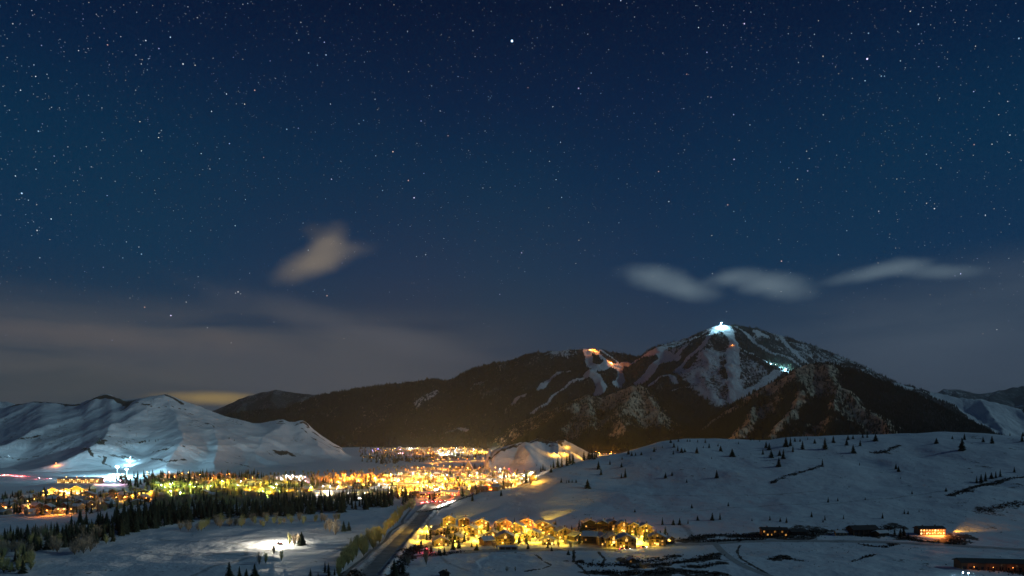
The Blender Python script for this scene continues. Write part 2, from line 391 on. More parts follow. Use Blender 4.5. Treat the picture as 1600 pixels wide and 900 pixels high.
# cover: scrub, banks, ditches (real plants and bare earth)
cover = np.full(X.shape, .0); track = np.zeros(X.shape)
def line_cover(pts, wid, amt=1., rag=.6, on=None):
    global cover, track
    L = [(p[0], p[1]) for p in G.line(pts)]
    d, _ = seg_dist(X, Y, L); d = d+wid*rag*1.6*fbm(X/(wid*2.0), Y/(wid*3.0), 50, 5, .65)
    v = (1-sstep(wid*.4, wid, d))*amt
    if on == 'track': track = np.maximum(track, v)
    else: cover = np.maximum(cover, v)
for pts, wd in [([(896, 857), (897, 877), (908, 887), (921, 900)], 1.6), ([(1157, 851), (1151, 862), (1158, 873), (1180, 886), (1205, 900)], 1.4),
                ([(836, 866), (848, 876), (862, 883), (846, 889), (820, 893)], 1.3), ([(900, 858), (935, 858), (970, 862)], 2.),
                ([(935, 862), (945, 874), (940, 884)], 1.5), ([(980, 868), (1010, 872), (1050, 868)], 1.6)]:
    line_cover(pts, wd)
scrub_polys = []
def scrub(pts, wid, amt=.95):
    line_cover(pts, wid*1.5, min(amt, .66), 1.); scrub_polys.append(([(p[0], p[1]) for p in G.line(pts)], wid))
scrub([(905, 878), (935, 884), (960, 882), (995, 886)], 9)
scrub([(925, 893), (980, 896), (1060, 893), (1110, 896), (1130, 900)], 9)
scrub([(985, 874), (1010, 878), (1045, 872), (1060, 868)], 6)
scrub([(1025, 884), (1045, 880), (1075, 878), (1100, 872), (1118, 866)], 8)
scrub([(1080, 886), (1105, 884), (1125, 880)], 5)
scrub([(1076, 845), (1095, 838), (1120, 836), (1165, 838)], 11)
scrub([(1100, 846), (1150, 844), (1190, 842)], 8)
scrub([(1165, 838), (1200, 838), (1260, 836), (1275, 830)], 13)
scrub([(1205, 874), (1225, 870), (1250, 876)], 5)
scrub([(1312, 830), (1345, 836), (1395, 824)], 9)
scrub([(1350, 851), (1378, 855), (1400, 850)], 4)
scrub([(1405, 838), (1440, 846), (1490, 850), (1500, 840)], 8, .8)
scrub([(1500, 884), (1540, 890), (1600, 896)], 9, .85)
scrub([(1370, 866), (1330, 878)], 1.6, .8)
scrub([(1485, 774), (1510, 766), (1545, 757), (1600, 745)], 5, .6)
scrub([(1530, 800), (1560, 792), (1600, 785)], 7, .5)
scrub([(1205, 756), (1222, 746), (1250, 738), (1285, 728)], 4, .52)
scrub([(1365, 708), (1388, 704), (1405, 696)], 5, .6)
scrub([(655, 852), (640, 862), (628, 880), (618, 900)], 7, .9)
scrub([(668, 868), (720, 863)], 5, .9)
scrub([(655, 800), (680, 796), (705, 786), (735, 775)], 5, .9)
scrub([(540, 905), (560, 892)], 7, .8)
cover = np.maximum(cover, .40*sstep(.52, .7, fbm(X/22, Y/26, 60, 4)*.5+.5)*sstep(1380, 1560, px)*sstep(640, 700, Y)*(Y < 1300))
for pts, wd in [([(250, 843), (300, 846), (340, 846), (372, 850), (386, 858), (384, 868), (355, 866), (330, 864)], 2.2), ([(330, 868), (290, 866), (250, 868)], 1.6),
                ([(300, 900), (330, 886), (400, 868), (440, 850)], 2.5), ([(1095, 852), (1080, 836), (1072, 824), (1060, 818)], 4.),
                ([(735, 893), (700, 880), (690, 870)], 2.), ([(820, 745), (850, 742), (880, 750), (980, 770), (1100, 775), (1250, 770), (1290, 765)], 1.6),
                ([(1000, 802), (1080, 798), (1200, 790), (1290, 788), (1400, 778), (1480, 766)], 1.6)]:
    line_cover(pts, wd, .55, .3, 'track')
line_cover([(620, 905), (640, 870), (660, 845), (668, 815), (690, 792)], 2.2, .9, .5, 'track')
# town streets
for pts in [[(230, 752), (330, 756), (440, 757), (560, 752), (690, 742), (840, 738)], [(230, 776), (360, 772), (480, 780), (640, 770), (760, 768), (835, 750)],
            [(0, 808), (90, 806), (150, 800), (190, 788), (330, 782)], [(480, 758), (600, 762), (700, 752), (830, 746)]]:
    line_cover(pts, 7, .8, .3, 'track')
for L, wd in ((highway, 8.), (frontage, 5.)):
    d, _ = seg_dist(X, Y, L); track = np.maximum(track, (1-sstep(wd, wd+5, d+3*fbm(X/12, Y/12, 70, 3)))*.8)
cover = np.maximum(cover, (.17+.16*fbm(X/45, Y/60, 77, 4))*(Y < 1500))
G.att = dict(cover=cover, track=track)
hillmask = (amp > .02) & (Zc > 8) & (px > 690) & (Y < 2200)
G.mesh('ground', M['ground'], ~hillmask, 'snow covered valley floor with fairways, ditches and scrub')
G.mesh('snow_hill', M['ground'], hillmask, 'broad smooth snow hill dotted with scattered firs')

# ---------------- left snow hills
def pr(px, py, Y): return ray(px, py, Y)
DP = [(-500, 660), (-250, 642), (0, 638), (20, 633), (60, 627), (93, 630), (123, 632), (143, 624), (170, 618), (187, 625), (213, 624), (247, 617), (263, 616), (283, 625), (317, 637), (350, 650),
      (400, 663), (440, 657), (460, 663), (473, 660), (487, 672), (510, 687), (533, 700), (562, 711), (640, 712)]
D = Sheet(np.linspace((-260-800)/F, (640-800)/F, 560), np.arange(1500, 4600, 12.))
lines = [[pr(-300, 645, 3300), pr(60, 628, 3100), pr(170, 618, 2950), pr(215, 627, 2850), pr(263, 617, 2800), pr(317, 637, 2850), pr(350, 650, 2900), pr(400, 664, 3050), pr(440, 657, 3050), pr(473, 661, 3050), pr(510, 687, 3150), pr(562, 711, 3300)],
         [pr(263, 617, 2800), pr(235, 640, 2600), pr(190, 662, 2400), pr(140, 690, 2150), pr(95, 712, 1950)],
         [pr(170, 618, 2950), pr(120, 648, 2700), pr(50, 676, 2450), pr(-20, 700, 2200)],
         [pr(263, 617, 2800), pr(283, 650, 2550), pr(285, 690, 2200), pr(262, 725, 1850)],
         [pr(317, 637, 2850), pr(345, 675, 2500), pr(350, 705, 2200), pr(345, 732, 1880)],
         [pr(440, 657, 3050), pr(425, 685, 2700), pr(405, 712, 2350), pr(395, 733, 1980)],
         [pr(405, 705, 2400), pr(440, 718, 2250), pr(470, 728, 2100)],
         [pr(473, 660, 3050), pr(497, 690, 2800), pr(530, 706, 2650)],
         [pr(60, 628, 3100), pr(-30, 660, 2700), pr(-120, 700, 2200)]]
h = ridges(D.X, D.Y, lines, .40, 45, 420, 3)
h += 13*(rid(D.X/360, D.Y/420, 21, 5)-.5)*sstep(5, 90, h)*2
h += 2.5*fbm(D.X/45, D.Y/60, 23, 4)*sstep(5, 60, h)
h = np.where(h > 0, 1.05*h, h)
h = np.where(h < 70, 70*np.power(np.clip((h+15)/85, 0, 1), 1.7)-3, h)
D.H = h; D.fit(DP, 14, it=3)
for a_, b_, am, rr in ((474, 661, 17, 70), (456, 662, -9, 50), (440, 657, 8, 60), (170, 618, 10, 70)):
    c_ = ray(a_, b_, 3050 if a_ > 300 else 2950); dd = np.hypot(D.X-c_[0], (D.Y-c_[1])*.6); D.H = D.H+am*np.exp(-dd/rr)*(D.H > 30)
D.H += 4.5*(rid(D.X/95, D.Y/150, 27, 4, .6)-.6)*sstep(15, 80, D.H)
D.H = np.maximum(D.H, -6)
slope_y = np.gradient(D.H, axis=0)/12.; slope_x = np.gradient(D.H, axis=1)
cov = .36*sstep(.0, .5, fbm(D.X/90, D.Y/140, 40, 4))+.0*slope_y
def hill_cover(Sh, cov, pts, wid, amt=1.):
    L = [(p[0], p[1]) for p in Sh.line(pts)]
    d, _ = seg_dist(Sh.X, Sh.Y, L); d = d+wid*.7*fbm(Sh.X/(wid*2), Sh.Y/(wid*2), 52, 3)
    return np.maximum(cov, (1-sstep(wid*.3, wid, d))*amt)
for pts, wd, a in [([(20, 634), (60, 628), (100, 632), (125, 633)], 22, .62), ([(135, 630), (150, 622), (170, 619), (188, 627), (205, 628)], 34, .66), ([(205, 627), (200, 634), (188, 642)], 30, .6),
                   ([(262, 618), (275, 624), (285, 632)], 16, .62), ([(30, 686), (45, 684), (62, 680)], 16, .56), ([(155, 692), (163, 688)], 20, .7), ([(218, 692), (226, 689)], 14, .6),
                   ([(440, 658), (430, 662), (445, 662)], 16, .7), ([(463, 664), (475, 661), (483, 668)], 22, .66), ([(478, 667), (500, 683), (520, 697), (548, 712)], 13, .6), ([(470, 668), (495, 688), (530, 706)], 9, .55),
                   ([(436, 708), (450, 706), (458, 712)], 26, .66), ([(195, 637), (240, 636), (290, 640)], 5, .6), ([(90, 666), (140, 652), (180, 642)], 5, .5), ([(0, 714), (20, 716), (60, 712)], 9, .55),
                   ([(240, 706), (262, 702), (288, 697)], 7, .62), ([(236, 716), (262, 722), (290, 718)], 6, .62), ([(128, 702), (144, 712), (165, 715), (160, 724), (175, 730)], 8, .6), ([(395, 732), (375, 725), (352, 722)], 6, .55),
                   ([(185, 668), (240, 660), (262, 648)], 4, .45), ([(320, 661), (333, 665), (335, 668)], 8, .6)]:
    cov = hill_cover(D, cov, pts, wd, a)
# ski lodge base: bare earth and packed runs
cov = hill_cover(D, cov, [(178, 712), (200, 716), (215, 720)], 30, .50)
D.att = dict(cover=cov, track=cov*0)
D.mesh('bare_snow_hill', M['hill'], D.H > -5.5, 'rounded treeless snow hills left of the town')

# ---------------- small knolls in the middle of the valley
K = Sheet(np.linspace((700-800)/F, (990-800)/F, 260), np.arange(1850, 3400, 9.))
KP = [(700, 735), (740, 720), (765, 706), (790, 697), (815, 691), (826, 691), (838, 686), (845, 684), (852, 687), (864, 691), (872, 688), (880, 687), (890, 691), (905, 699), (920, 707), (950, 712), (990, 712)]
lines = [[pr(817, 691, 2150), pr(790, 705, 2080), pr(765, 722, 2000)], [pr(817, 691, 2150), pr(850, 706, 2150), pr(880, 718, 2150)], [pr(817, 691, 2150), pr(825, 712, 2000)],
         [pr(845, 684, 2600), pr(825, 697, 2500)], [pr(845, 684, 2600), pr(870, 700, 2550), pr(890, 708, 2500)], [pr(880, 687, 3000), pr(905, 698, 2950), pr(920, 707, 2900)], [pr(880, 687, 3000), pr(860, 700, 2950)]]
h = ridges(K.X, K.Y, lines, .50, 20, 200, 8)+3*fbm(K.X/60, K.Y/60, 3, 4)
h = np.where(h < 25, 25*np.power(np.clip((h+12)/37, 0, 1), 1.6)-3, h)
K.H = h; K.fit(KP, 4); K.H = np.maximum(K.H, -6)
cov = .3*sstep(.1, .6, fbm(K.X/40, K.Y/40, 9, 3))
for pts, wd, a in [([(765, 716), (785, 702), (805, 694)], 11, .7), ([(800, 699), (816, 692)], 6, .6), ([(832, 691), (845, 685), (853, 690)], 20, .66), ([(868, 691), (876, 688)], 20, .6), ([(845, 690), (870, 697), (890, 705)], 8, .5)]:
    cov = hill_cover(K, cov, pts, wd, a)
K.att = dict(cover=cov, track=cov*0)
K.mesh('snow_knolls_terrain', M['hill'], K.H > -5.5, 'pale treeless knolls rising from the valley beyond the town')

# ---------------- foothills: two timbered pyramids in front of the big mountain
FP = [(700, 700), (770, 688), (800, 664), (862, 639), (916, 617), (941, 621), (960, 613), (975, 608), (991, 601), (1019, 608), (1050, 624), (1075, 642), (1090, 660), (1096, 664), (1112, 655), (1144, 633), (1191, 605),
      (1231, 583), (1255, 571), (1272, 567), (1300, 569), (1345, 583), (1396, 601), (1450, 626), (1500, 652), (1555, 680), (1650, 700), (1800, 720)]
Fh = Sheet(np.linspace((690-800)/F, (1760-800)/F, 620), np.arange(2500, 6600, 17.))
lines = [[pr(780, 688, 4900), pr(862, 639, 4800), pr(916, 617, 4700), pr(991, 601, 4650), pr(1050, 624, 4700), pr(1094, 664, 4800)],
         [pr(916, 617, 4700), pr(880, 655, 4300), pr(845, 685, 3900)], [pr(916, 617, 4700), pr(935, 655, 4250), pr(930, 690, 3800)], [pr(991, 601, 4650), pr(975, 640, 4250), pr(985, 680, 3800)],
         [pr(991, 601, 4650), pr(1030, 640, 4300), pr(1045, 680, 3850)], [pr(1050, 624, 4700), pr(1090, 655, 4350), pr(1100, 690, 3900)],
         [pr(1096, 668, 4100), pr(1144, 633, 4050), pr(1191, 605, 4050), pr(1272, 567, 4100), pr(1345, 583, 4250), pr(1396, 601, 4300), pr(1450, 626, 4350), pr(1500, 652, 4400), pr(1560, 682, 4500)],
         [pr(1272, 567, 4100), pr(1310, 605, 3750), pr(1345, 635, 3500), pr(1375, 660, 3300), pr(1400, 690, 3050)],
         [pr(1191, 605, 4050), pr(1185, 640, 3650), pr(1160, 675, 3300)], [pr(1240, 580, 4080), pr(1250, 620, 3650), pr(1225, 660, 3300), pr(1205, 690, 3050)],
         [pr(1310, 605, 3750), pr(1300, 645, 3400), pr(1290, 685, 3050)], [pr(1144, 633, 4050), pr(1120, 665, 3700)]]
h = ridges(Fh.X, Fh.Y, lines, .62, 70, 520, 13)
h += 60*(rid(Fh.X/520, Fh.Y/520, 61, 5, .55)-.55)*sstep(0, 160, h)
h += 14*fbm(Fh.X/110, Fh.Y/110, 63, 4)*sstep(0, 100, h)
Fh.H = h; Fh.fit(FP, 8); Fh.H = np.maximum(Fh.H, -8)
b_ = np.zeros_like(h)
for pts, wd, a in [([(800, 668), (862, 645), (916, 622)], 260, .40), ([(905, 640), (920, 655), (900, 670)], 200, .55), ([(975, 615), (1000, 640), (1030, 660)], 230, .60), ([(960, 640), (965, 668)], 150, .5), ([(1040, 650), (1060, 668)], 120, .36),
                   ([(1110, 662), (1160, 630), (1225, 595), (1265, 575)], 150, .62), ([(1290, 590), (1330, 620), (1345, 640)], 200, .52), ([(1210, 625), (1180, 650), (1150, 680)], 70, .60), ([(1335, 640), (1370, 665), (1385, 680)], 120, .5), ([(1270, 600), (1240, 640), (1205, 682)], 40, .66), ([(1295, 655), (1270, 685)], 60, .55)]:
    L = [(p[0], p[1]) for p in Fh.line(pts)]; d, _ = seg_dist(Fh.X, Fh.Y, L); d += wd*.8*fbm(Fh.X/(wd*1.2), Fh.Y/(wd*1.2), 66, 4)
    b_ = np.maximum(b_, (1-sstep(wd*.3, wd*1.1, d))*a)
Fh.att = dict(snow=b_*0, bare=b_)
Fh.mesh('foothill_terrain', M['foot'], Fh.H > -7.5, 'dark timbered foothills with brown open slopes')

# ---------------- the big ski mountain
BP = [(0, 690), (300, 670), (355, 647), (400, 642), (450, 637), (500, 617), (575, 605), (640, 597), (675, 592), (700, 595), (725, 582), (760, 570), (800, 563), (822, 553), (862, 549), (906, 545), (931, 545), (956, 550), (978, 553),
      (994, 558), (1003, 554), (1025, 541), (1059, 533), (1087, 522), (1112, 511), (1127, 508), (1144, 508), (1175, 512), (1222, 525), (1269, 539), (1300, 551), (1345, 570), (1400, 598), (1450, 611), (1500, 622), (1533, 624), (1567, 632), (1600, 641), (1700, 662), (1850, 680)]
B = Sheet(np.linspace((240-800)/F, (1860-800)/F, 900), np.arange(4700, 9600, 21.))
lines = [[pr(300, 672, 7600), pr(355, 648, 7500), pr(450, 637, 7400), pr(500, 617, 7300), pr(575, 605, 7200), pr(675, 592, 7000), pr(760, 570, 7000), pr(822, 553, 7000), pr(906, 545, 7000), pr(978, 553, 7200), pr(1003, 554, 7200), pr(1059, 533, 7000), pr(1127, 508, 6800), pr(1175, 512, 6900), pr(1269, 539, 7000), pr(1345, 570, 7000), pr(1400, 598, 6900), pr(1500, 622, 6700), pr(1600, 641, 6400), pr(1750, 670, 6000)],
         [pr(1127, 508, 6800), pr(1146, 545, 6350), pr(1170, 575, 6000), pr(1200, 610, 5600), pr(1215, 650, 5300)],
         [pr(1146, 545, 6350), pr(1110, 575, 6000), pr(1085, 600, 5800), pr(1100, 640, 5300)],
         [pr(1175, 512, 6900), pr(1215, 545, 6500), pr(1250, 580, 6100)], [pr(1222, 525, 6950), pr(1265, 565, 6500)],
         [pr(1059, 533, 7000), pr(1040, 565, 6600), pr(1030, 600, 6100), pr(1050, 640, 5500)], [pr(1003, 554, 7200), pr(975, 585, 6700), pr(950, 620, 6200)],
         [pr(906, 545, 7000), pr(925, 575, 6600), pr(940, 610, 6100)], [pr(822, 553, 7000), pr(850, 590, 6500), pr(840, 640, 5900)], [pr(822, 553, 7000), pr(790, 600, 6500), pr(775, 650, 5800)],
         [pr(675, 592, 7000), pr(700, 630, 6400), pr(720, 670, 5700)], [pr(575, 605, 7200), pr(600, 645, 6500), pr(620, 685, 5600)], [pr(500, 617, 7300), pr(500, 655, 6600), pr(540, 690, 5700)],
         [pr(1400, 598, 6900), pr(1440, 640, 6300)], [pr(1533, 624, 6600), pr(1560, 655, 6000), pr(1580, 690, 5500)]]
h = ridges(B.X, B.Y, lines, .56, 110, 800, 17)
h += 165*(rid(B.X/900, B.Y/900, 81, 5, .55)-.55)*sstep(0, 350, h)
h += 22*fbm(B.X/170, B.Y/170, 83, 4)*sstep(0, 200, h)
B.H = h; B.fit(BP, 8); B.H = np.maximum(B.H, -10)
snow = np.zeros_like(h)
RUNS = [([(916, 546), (920, 558), (922, 571), (937, 576), (950, 567)], 10, .95), ([(933, 550), (941, 560), (950, 567)], 5, .9), ([(938, 547), (956, 559), (969, 571)], 4, .9), ([(919, 583), (945, 573), (969, 571)], 12, .8),
        ([(931, 586), (940, 599), (937, 612)], 13, .9), ([(967, 574), (971, 590), (964, 603)], 10, .85), ([(919, 586), (890, 598), (869, 614), (856, 630), (831, 646)], 4, .8), ([(890, 580), (872, 583), (856, 596), (841, 610)], 7, .9),
        ([(819, 617), (808, 622), (800, 633)], 8, .8), ([(1000, 561), (1028, 546), (1069, 536), (1105, 518)], 8, .75), ([(1031, 546), (1037, 561), (1019, 577), (1000, 599)], 13, .9), ([(1069, 542), (1056, 557), (1031, 566), (1012, 583), (994, 599)], 8, .9),
        ([(975, 570), (1000, 560), (1030, 552)], 11, .75), ([(1116, 514), (1100, 538), (1075, 560), (1059, 577)], 7, .9), ([(1130, 512), (1137, 518), (1147, 533), (1144, 545)], 12, 1.), ([(1144, 545), (1145, 580), (1150, 608), (1147, 626)], 17, .8),
        ([(1115, 552), (1092, 576), (1112, 600), (1140, 622)], 46, .47), ([(1150, 560), (1185, 585), (1175, 605)], 40, .42), ([(1085, 590), (1060, 580)], 24, .45), ([(1300, 560), (1360, 585), (1400, 600)], 14, .4), ([(1215, 580), (1190, 602), (1152, 626)], 16, .6), ([(1150, 541), (1175, 552), (1206, 571), (1231, 581)], 5, 1.), ([(1150, 511), (1169, 524), (1184, 539), (1216, 555), (1250, 572)], 6, .95),
        ([(1178, 517), (1200, 527)], 4, .8), ([(1222, 528), (1230, 540), (1247, 555), (1262, 567)], 7, .8), ([(1016, 602), (1031, 589), (1047, 586), (1056, 599)], 6, .85), ([(1050, 611), (1069, 605), (1097, 611), (1131, 627)], 3, .7),
        ([(1040, 552), (1060, 560)], 6, .8), ([(1560, 636), (1570, 655), (1590, 680)], 60, .8), ([(1480, 625), (1520, 640), (1545, 665)], 40, .7), ([(1400, 602), (1450, 616), (1500, 630)], 16, .62), ([(700, 676), (720, 670), (728, 673)], 9, .62), ([(745, 600), (765, 592)], 8, .35), ([(655, 628), (680, 612)], 14, .4)]
for pts, wd, a in RUNS:
    L3 = B.line(pts); L = [(p[0], p[1]) for p in L3]; ww = wd*.5*np.mean([p[1] for p in L3])/F*1.15
    d, _ = seg_dist(B.X, B.Y, L); d += ww*.5*fbm(B.X/140, B.Y/140, 90, 3)
    snow = np.maximum(snow, (1-sstep(ww*.8, ww*1.25, d))*a)
snow = np.maximum(snow, .52*sstep(480, 1050, B.H)*np.clip(.55+1.1*fbm(B.X/260, B.Y/260, 97, 5, .6), 0, 1))
pxb = B.U*F+800
snow = np.maximum(snow, .40*sstep(1190, 1260, pxb)*sstep(250, 500, B.H)*np.clip(.75+.9*fbm(B.X/200, B.Y/200, 98, 5, .6), 0, 1))
snow = np.clip(snow*1.14, 0, 1)
B.att = dict(snow=snow, bare=.12+0*snow)
B.mesh('mountain', M['massif'], B.H > -9.5, 'dark timbered ski mountain with pale runs')

# ---------------- far ridges
def far_ridge(name, prof, p0, p1, Yd, depth, seed, sn, label, bare=0.):
    T = Sheet(np.linspace((p0-800)/F, (p1-800)/F, 260), np.linspace(Yd-depth*1.6, Yd+depth*1.5, 70))
    L = [pr(a, b, Yd) for a, b in prof]
    spurs = [[pr(a, b, Yd), pr(a+random.uniform(-25, 25), b+35, Yd-depth)] for a, b in prof[1::2]]
    h = ridges(T.X, T.Y, [L]+spurs, .5, 150, 1100, seed)+90*(rid(T.X/900, T.Y/900, seed, 5)-.5)
    T.H = h; T.fit(prof, 5); T.H = np.maximum(T.H, -12); T.att = dict(snow=h*0+sn+.25*fbm(T.X/500, T.Y/500, seed+3, 4), bare=h*0+bare)
    T.mesh(name, M['far'], None, label)
far_ridge('far_ridge_terrain', [(250, 668), (330, 643), (350, 635), (380, 621), (410, 613), (432, 609), (455, 613), (480, 616), (520, 618), (560, 622), (640, 632), (800, 650)], 240, 820, 10500, 1500, 5, .12, 'blue dark ridge far behind the timbered mountain')
far_ridge('distant_snow_ridge_terrain', [(1380, 640), (1440, 622), (1478, 608), (1500, 609), (1530, 616), (1560, 611), (1585, 605), (1610, 603), (1680, 612), (1780, 620), (1950, 600)], 1360, 1960, 12500, 1500, 6, .34, 'faint snowy ridge on the horizon')
far_ridge('distant_snow_hill_terrain', [(-300, 650), (-100, 636), (-20, 629), (5, 627), (20, 630), (50, 642), (120, 660), (200, 680)], -280, 260, 8500, 900, 7, .8, 'pale snow shoulder beyond the bare snow hill')

# ================================================================= things
def tagit(o, label, cat, group=None, kind=None):
    o['label'] = label
    if cat: o['category'] = cat
    if group: o['group'] = group
    if kind: o['kind'] = kind
    return o
def mk(name, me, loc=(0, 0, 0), rz=0., sc=1., parent=None):
    o = bpy.data.objects.new(name, me); COL.objects.link(o)
    if parent: o.parent = parent
    o.location = loc; o.rotation_euler = (0, 0, rz)
    o.scale = (sc, sc, sc) if isinstance(sc, (int, float)) else sc
    return o
def empty(name, loc, rz=0., sc=1.):
    o = mk(name, None, loc, rz, sc); o.empty_display_size = 1; return o
class MB:
    def __init__(s): s.v = []; s.f = []
    def box(s, x0, x1, y0, y1, z0, z1, top=None):
        b = len(s.v); s.v += [(x0, y0, z0), (x1, y0, z0), (x1, y1, z0), (x0, y1, z0), (x0, y0, z1), (x1, y0, z1), (x1, y1, z1), (x0, y1, z1)]
        s.f += [[b+i for i in q] for q in ((0, 3, 2, 1), (4, 5, 6, 7), (0, 1, 5, 4), (1, 2, 6, 5), (2, 3, 7, 6), (3, 0, 4, 7))]; return s
    def poly(s, pts): b = len(s.v); s.v += [tuple(p) for p in pts]; s.f.append(list(range(b, b+len(pts)))); return s
    def prism(s, prof, y0, y1):      # x/z outline pulled along y
        b = len(s.v); n = len(prof)
        s.v += [(p[0], y0, p[1]) for p in prof]+[(p[0], y1, p[1]) for p in prof]
        s.f.append([b+i for i in range(n)]); s.f.append([b+n+i for i in reversed(range(n))])
        for i in range(n): j = (i+1) % n; s.f.append([b+i, b+n+i, b+n+j, b+j])
        return s
    def tube(s, p, q, r0, r1, n=4):
        p = Vector(p); q = Vector(q); d = (q-p).normalized(); a = d.orthogonal().normalized(); c = d.cross(a); b = len(s.v)
        for P, r in ((p, r0), (q, r1)):
            for i in range(n): t = 2*math.pi*i/n; s.v.append(tuple(P+a*math.cos(t)*r+c*math.sin(t)*r))
        for i in range(n): j = (i+1) % n; s.f.append([b+i, b+j, b+n+j, b+n+i])
        s.f.append([b+n+i for i in range(n)]); s.f.append([b+i for i in reversed(range(n))]); return s
    def me(s, name, mat):
        m = bpy.data.meshes.new(name); m.from_pydata(s.v, [], s.f); m.materials.append(mat); m.validate(); return m

# ---------------- tree meshes, one unit tall
def conifer_crown(n, seed, spread=.20, base=.08):
    r = random.Random(seed); b = MB()
    b.tube((0, 0, base), (0, 0, 1), spread*.42, .004, 5)            # dense heart of the crown
    for k in range(n):
        z = base+(1-base)*(k/n)**1.12*.97; w = spread*(1-z)**.85*(1.0+.25*r.random())+.012
        w *= r.choice((1, 1, 1.15, .75)); a = k*2.399+r.uniform(-.5, .5); dr = w*r.uniform(.25, .6)
        ca, sa = math.cos(a), math.sin(a); hw = w*r.uniform(.28, .42)+.006
        tip = (ca*w, sa*w, z-dr); rt = (0, 0, z+.03)
        l = (ca*w*.55-sa*hw, sa*w*.55+ca*hw, z-dr*.75); q = (ca*w*.55+sa*hw, sa*w*.55-ca*hw, z-dr*.75); md_ = (ca*w*.6, sa*w*.6, z-dr*.2)
        i = len(b.v); b.v += [rt, l, tip, q, md_]; b.f += [[i, i+1, i+4], [i+1, i+2, i+4], [i+2, i+3, i+4], [i+3, i, i+4]]
    return b
def trunk_mb(h=.3, r=.018): return MB().tube((0, 0, -.06), (0, 0, h), r, r*.6, 5)
def bare_tree(seed, n=280, width=.28, stems=5, low=.1):
    """leafless crown: limbs fanning up from a short bole, finishing in many thin upright twigs"""
    r = random.Random(seed); t = MB(); c = MB()
    t.tube((0, 0, -.05), (0, 0, low+.12), .02, .014, 6)
    limbs = []
    for k in range(stems+4):
        a = k*2.4+r.uniform(-.4, .4); R_ = width*r.uniform(.35, .95); z1 = (1-.45*(R_/width)**2)*r.uniform(.75, .95)
        p0 = Vector((0, 0, low*r.uniform(.2, 1.2))); p1 = Vector((math.cos(a)*R_*.5, math.sin(a)*R_*.5, z1*.45)); p2 = Vector((math.cos(a)*R_, math.sin(a)*R_, z1))
        (t if k < stems else c).tube(p0, p1, .012, .008, 4); c.tube(p1, p2, .008, .002, 3); limbs.append((p0, p1, p2))
    for k in range(n):
        p0, p1, p2 = r.choice(limbs); u = r.uniform(.15, 1.) ; p = p0.lerp(p1, u*2) if u < .5 else p1.lerp(p2, u*2-1)
        out = Vector((r.gauss(0, 1), r.gauss(0, 1), 0))*width*.28; L_ = r.uniform(.10, .26)
        e = p+out+Vector((0, 0, L_)); e.z = min(e.z, 1.)
        s_ = Vector((r.uniform(-1, 1), r.uniform(-1, 1), 0)).normalized()*r.uniform(.004, .010)
        m_ = p+out*.75+Vector((0, 0, L_*.35)); i = len(c.v)
        c.v += [tuple(p), tuple(m_-s_), tuple(m_+s_), tuple(e)]; c.f += [[i, i+1, i+2], [i+1, i+3, i+2]]
    return t, c
CONI = []
for k in range(6):
    sp_ = (.17, .20, .24, .15, .28, .21)[k]
    CONI.append((conifer_crown(90, k, sp_).me('crown', M['needles'] if k % 3 else M['needles2']), trunk_mb().me('trunk', M['bark'])))
BARE = []
for k in range(9):
    tw = (M['twig'], M['twig2'], M['twig3'])[k % 3]
    t_, c_ = bare_tree(k, 380, (.26, .34, .22)[k % 3] if k < 6 else .19, 5, .14 if k < 6 else .06)
    BARE.append((t_.me('trunk', M['bark']), c_.me('crown', tw)))
# cheap versions for joined masses
def arr(b):
    tri = []
    for f in b.f:
        for i in range(1, len(f)-1): tri.append((f[0], f[i], f[i+1]))
    return np.array(b.v, float), np.array(tri)
CHEAP_C = [arr(conifer_crown(16, 50+k, .22)) for k in range(3)]
TINY_C = [arr(MB().tube((0, 0, 0), (0, 0, 1), .24, .01, 4))]
def tiny(seed):
    r = random.Random(seed); b = MB()
    for k in range(3):
        a = k*2.1+r.random(); ca, sa = math.cos(a)*.26, math.sin(a)*.26
        b.poly([(-ca, -sa, -.05), (ca, sa, -.05), (ca*.1, sa*.1, 1)])
    return arr(b)
TINY_C = [tiny(k) for k in range(4)]
def cheapbare(seed):
    r = random.Random(seed); b = MB()
    for k in range(90):
        a = r.uniform(0, 6.28); rad = .30*math.sqrt(r.random()); z0 = r.uniform(0, .45)*(.5+rad*2); z1 = z0+r.uniform(.3, .5)
        z1 = min(z1, 1-.9*rad**1.6); x, y = math.cos(a)*rad, math.sin(a)*rad; w_ = .013
        b.poly([(x*.4-w_, y*.4, z0), (x*.4+w_, y*.4, z0), (x*1.1, y*1.1, z1)]); b.poly([(x*.5, y*.5-w_, z0+.1), (x*.5, y*.5+w_, z0+.1), (x*1.05+.04, y-.03, z1-.04)])
    b.tube((0, 0, -.05), (0, 0, .5), .02, .01, 3)
    return arr(b)
CHEAP_B = [cheapbare(k) for k in range(4)]
def bushy(seed):
    r = random.Random(seed); b = MB()
    for k in range(16):
        a = r.uniform(0, 6.28); rad = r.uniform(.1, .5); ca, sa = math.cos(a), math.sin(a); z = r.uniform(.4, 1)*(1-rad*.8)
        b.poly([(-sa*.09, ca*.09, -.1), (sa*.09, -ca*.09, -.1), (ca*rad*1.2, sa*rad*1.2, z)])
    return arr(b)
BUSH = [bushy(k) for k in range(4)]
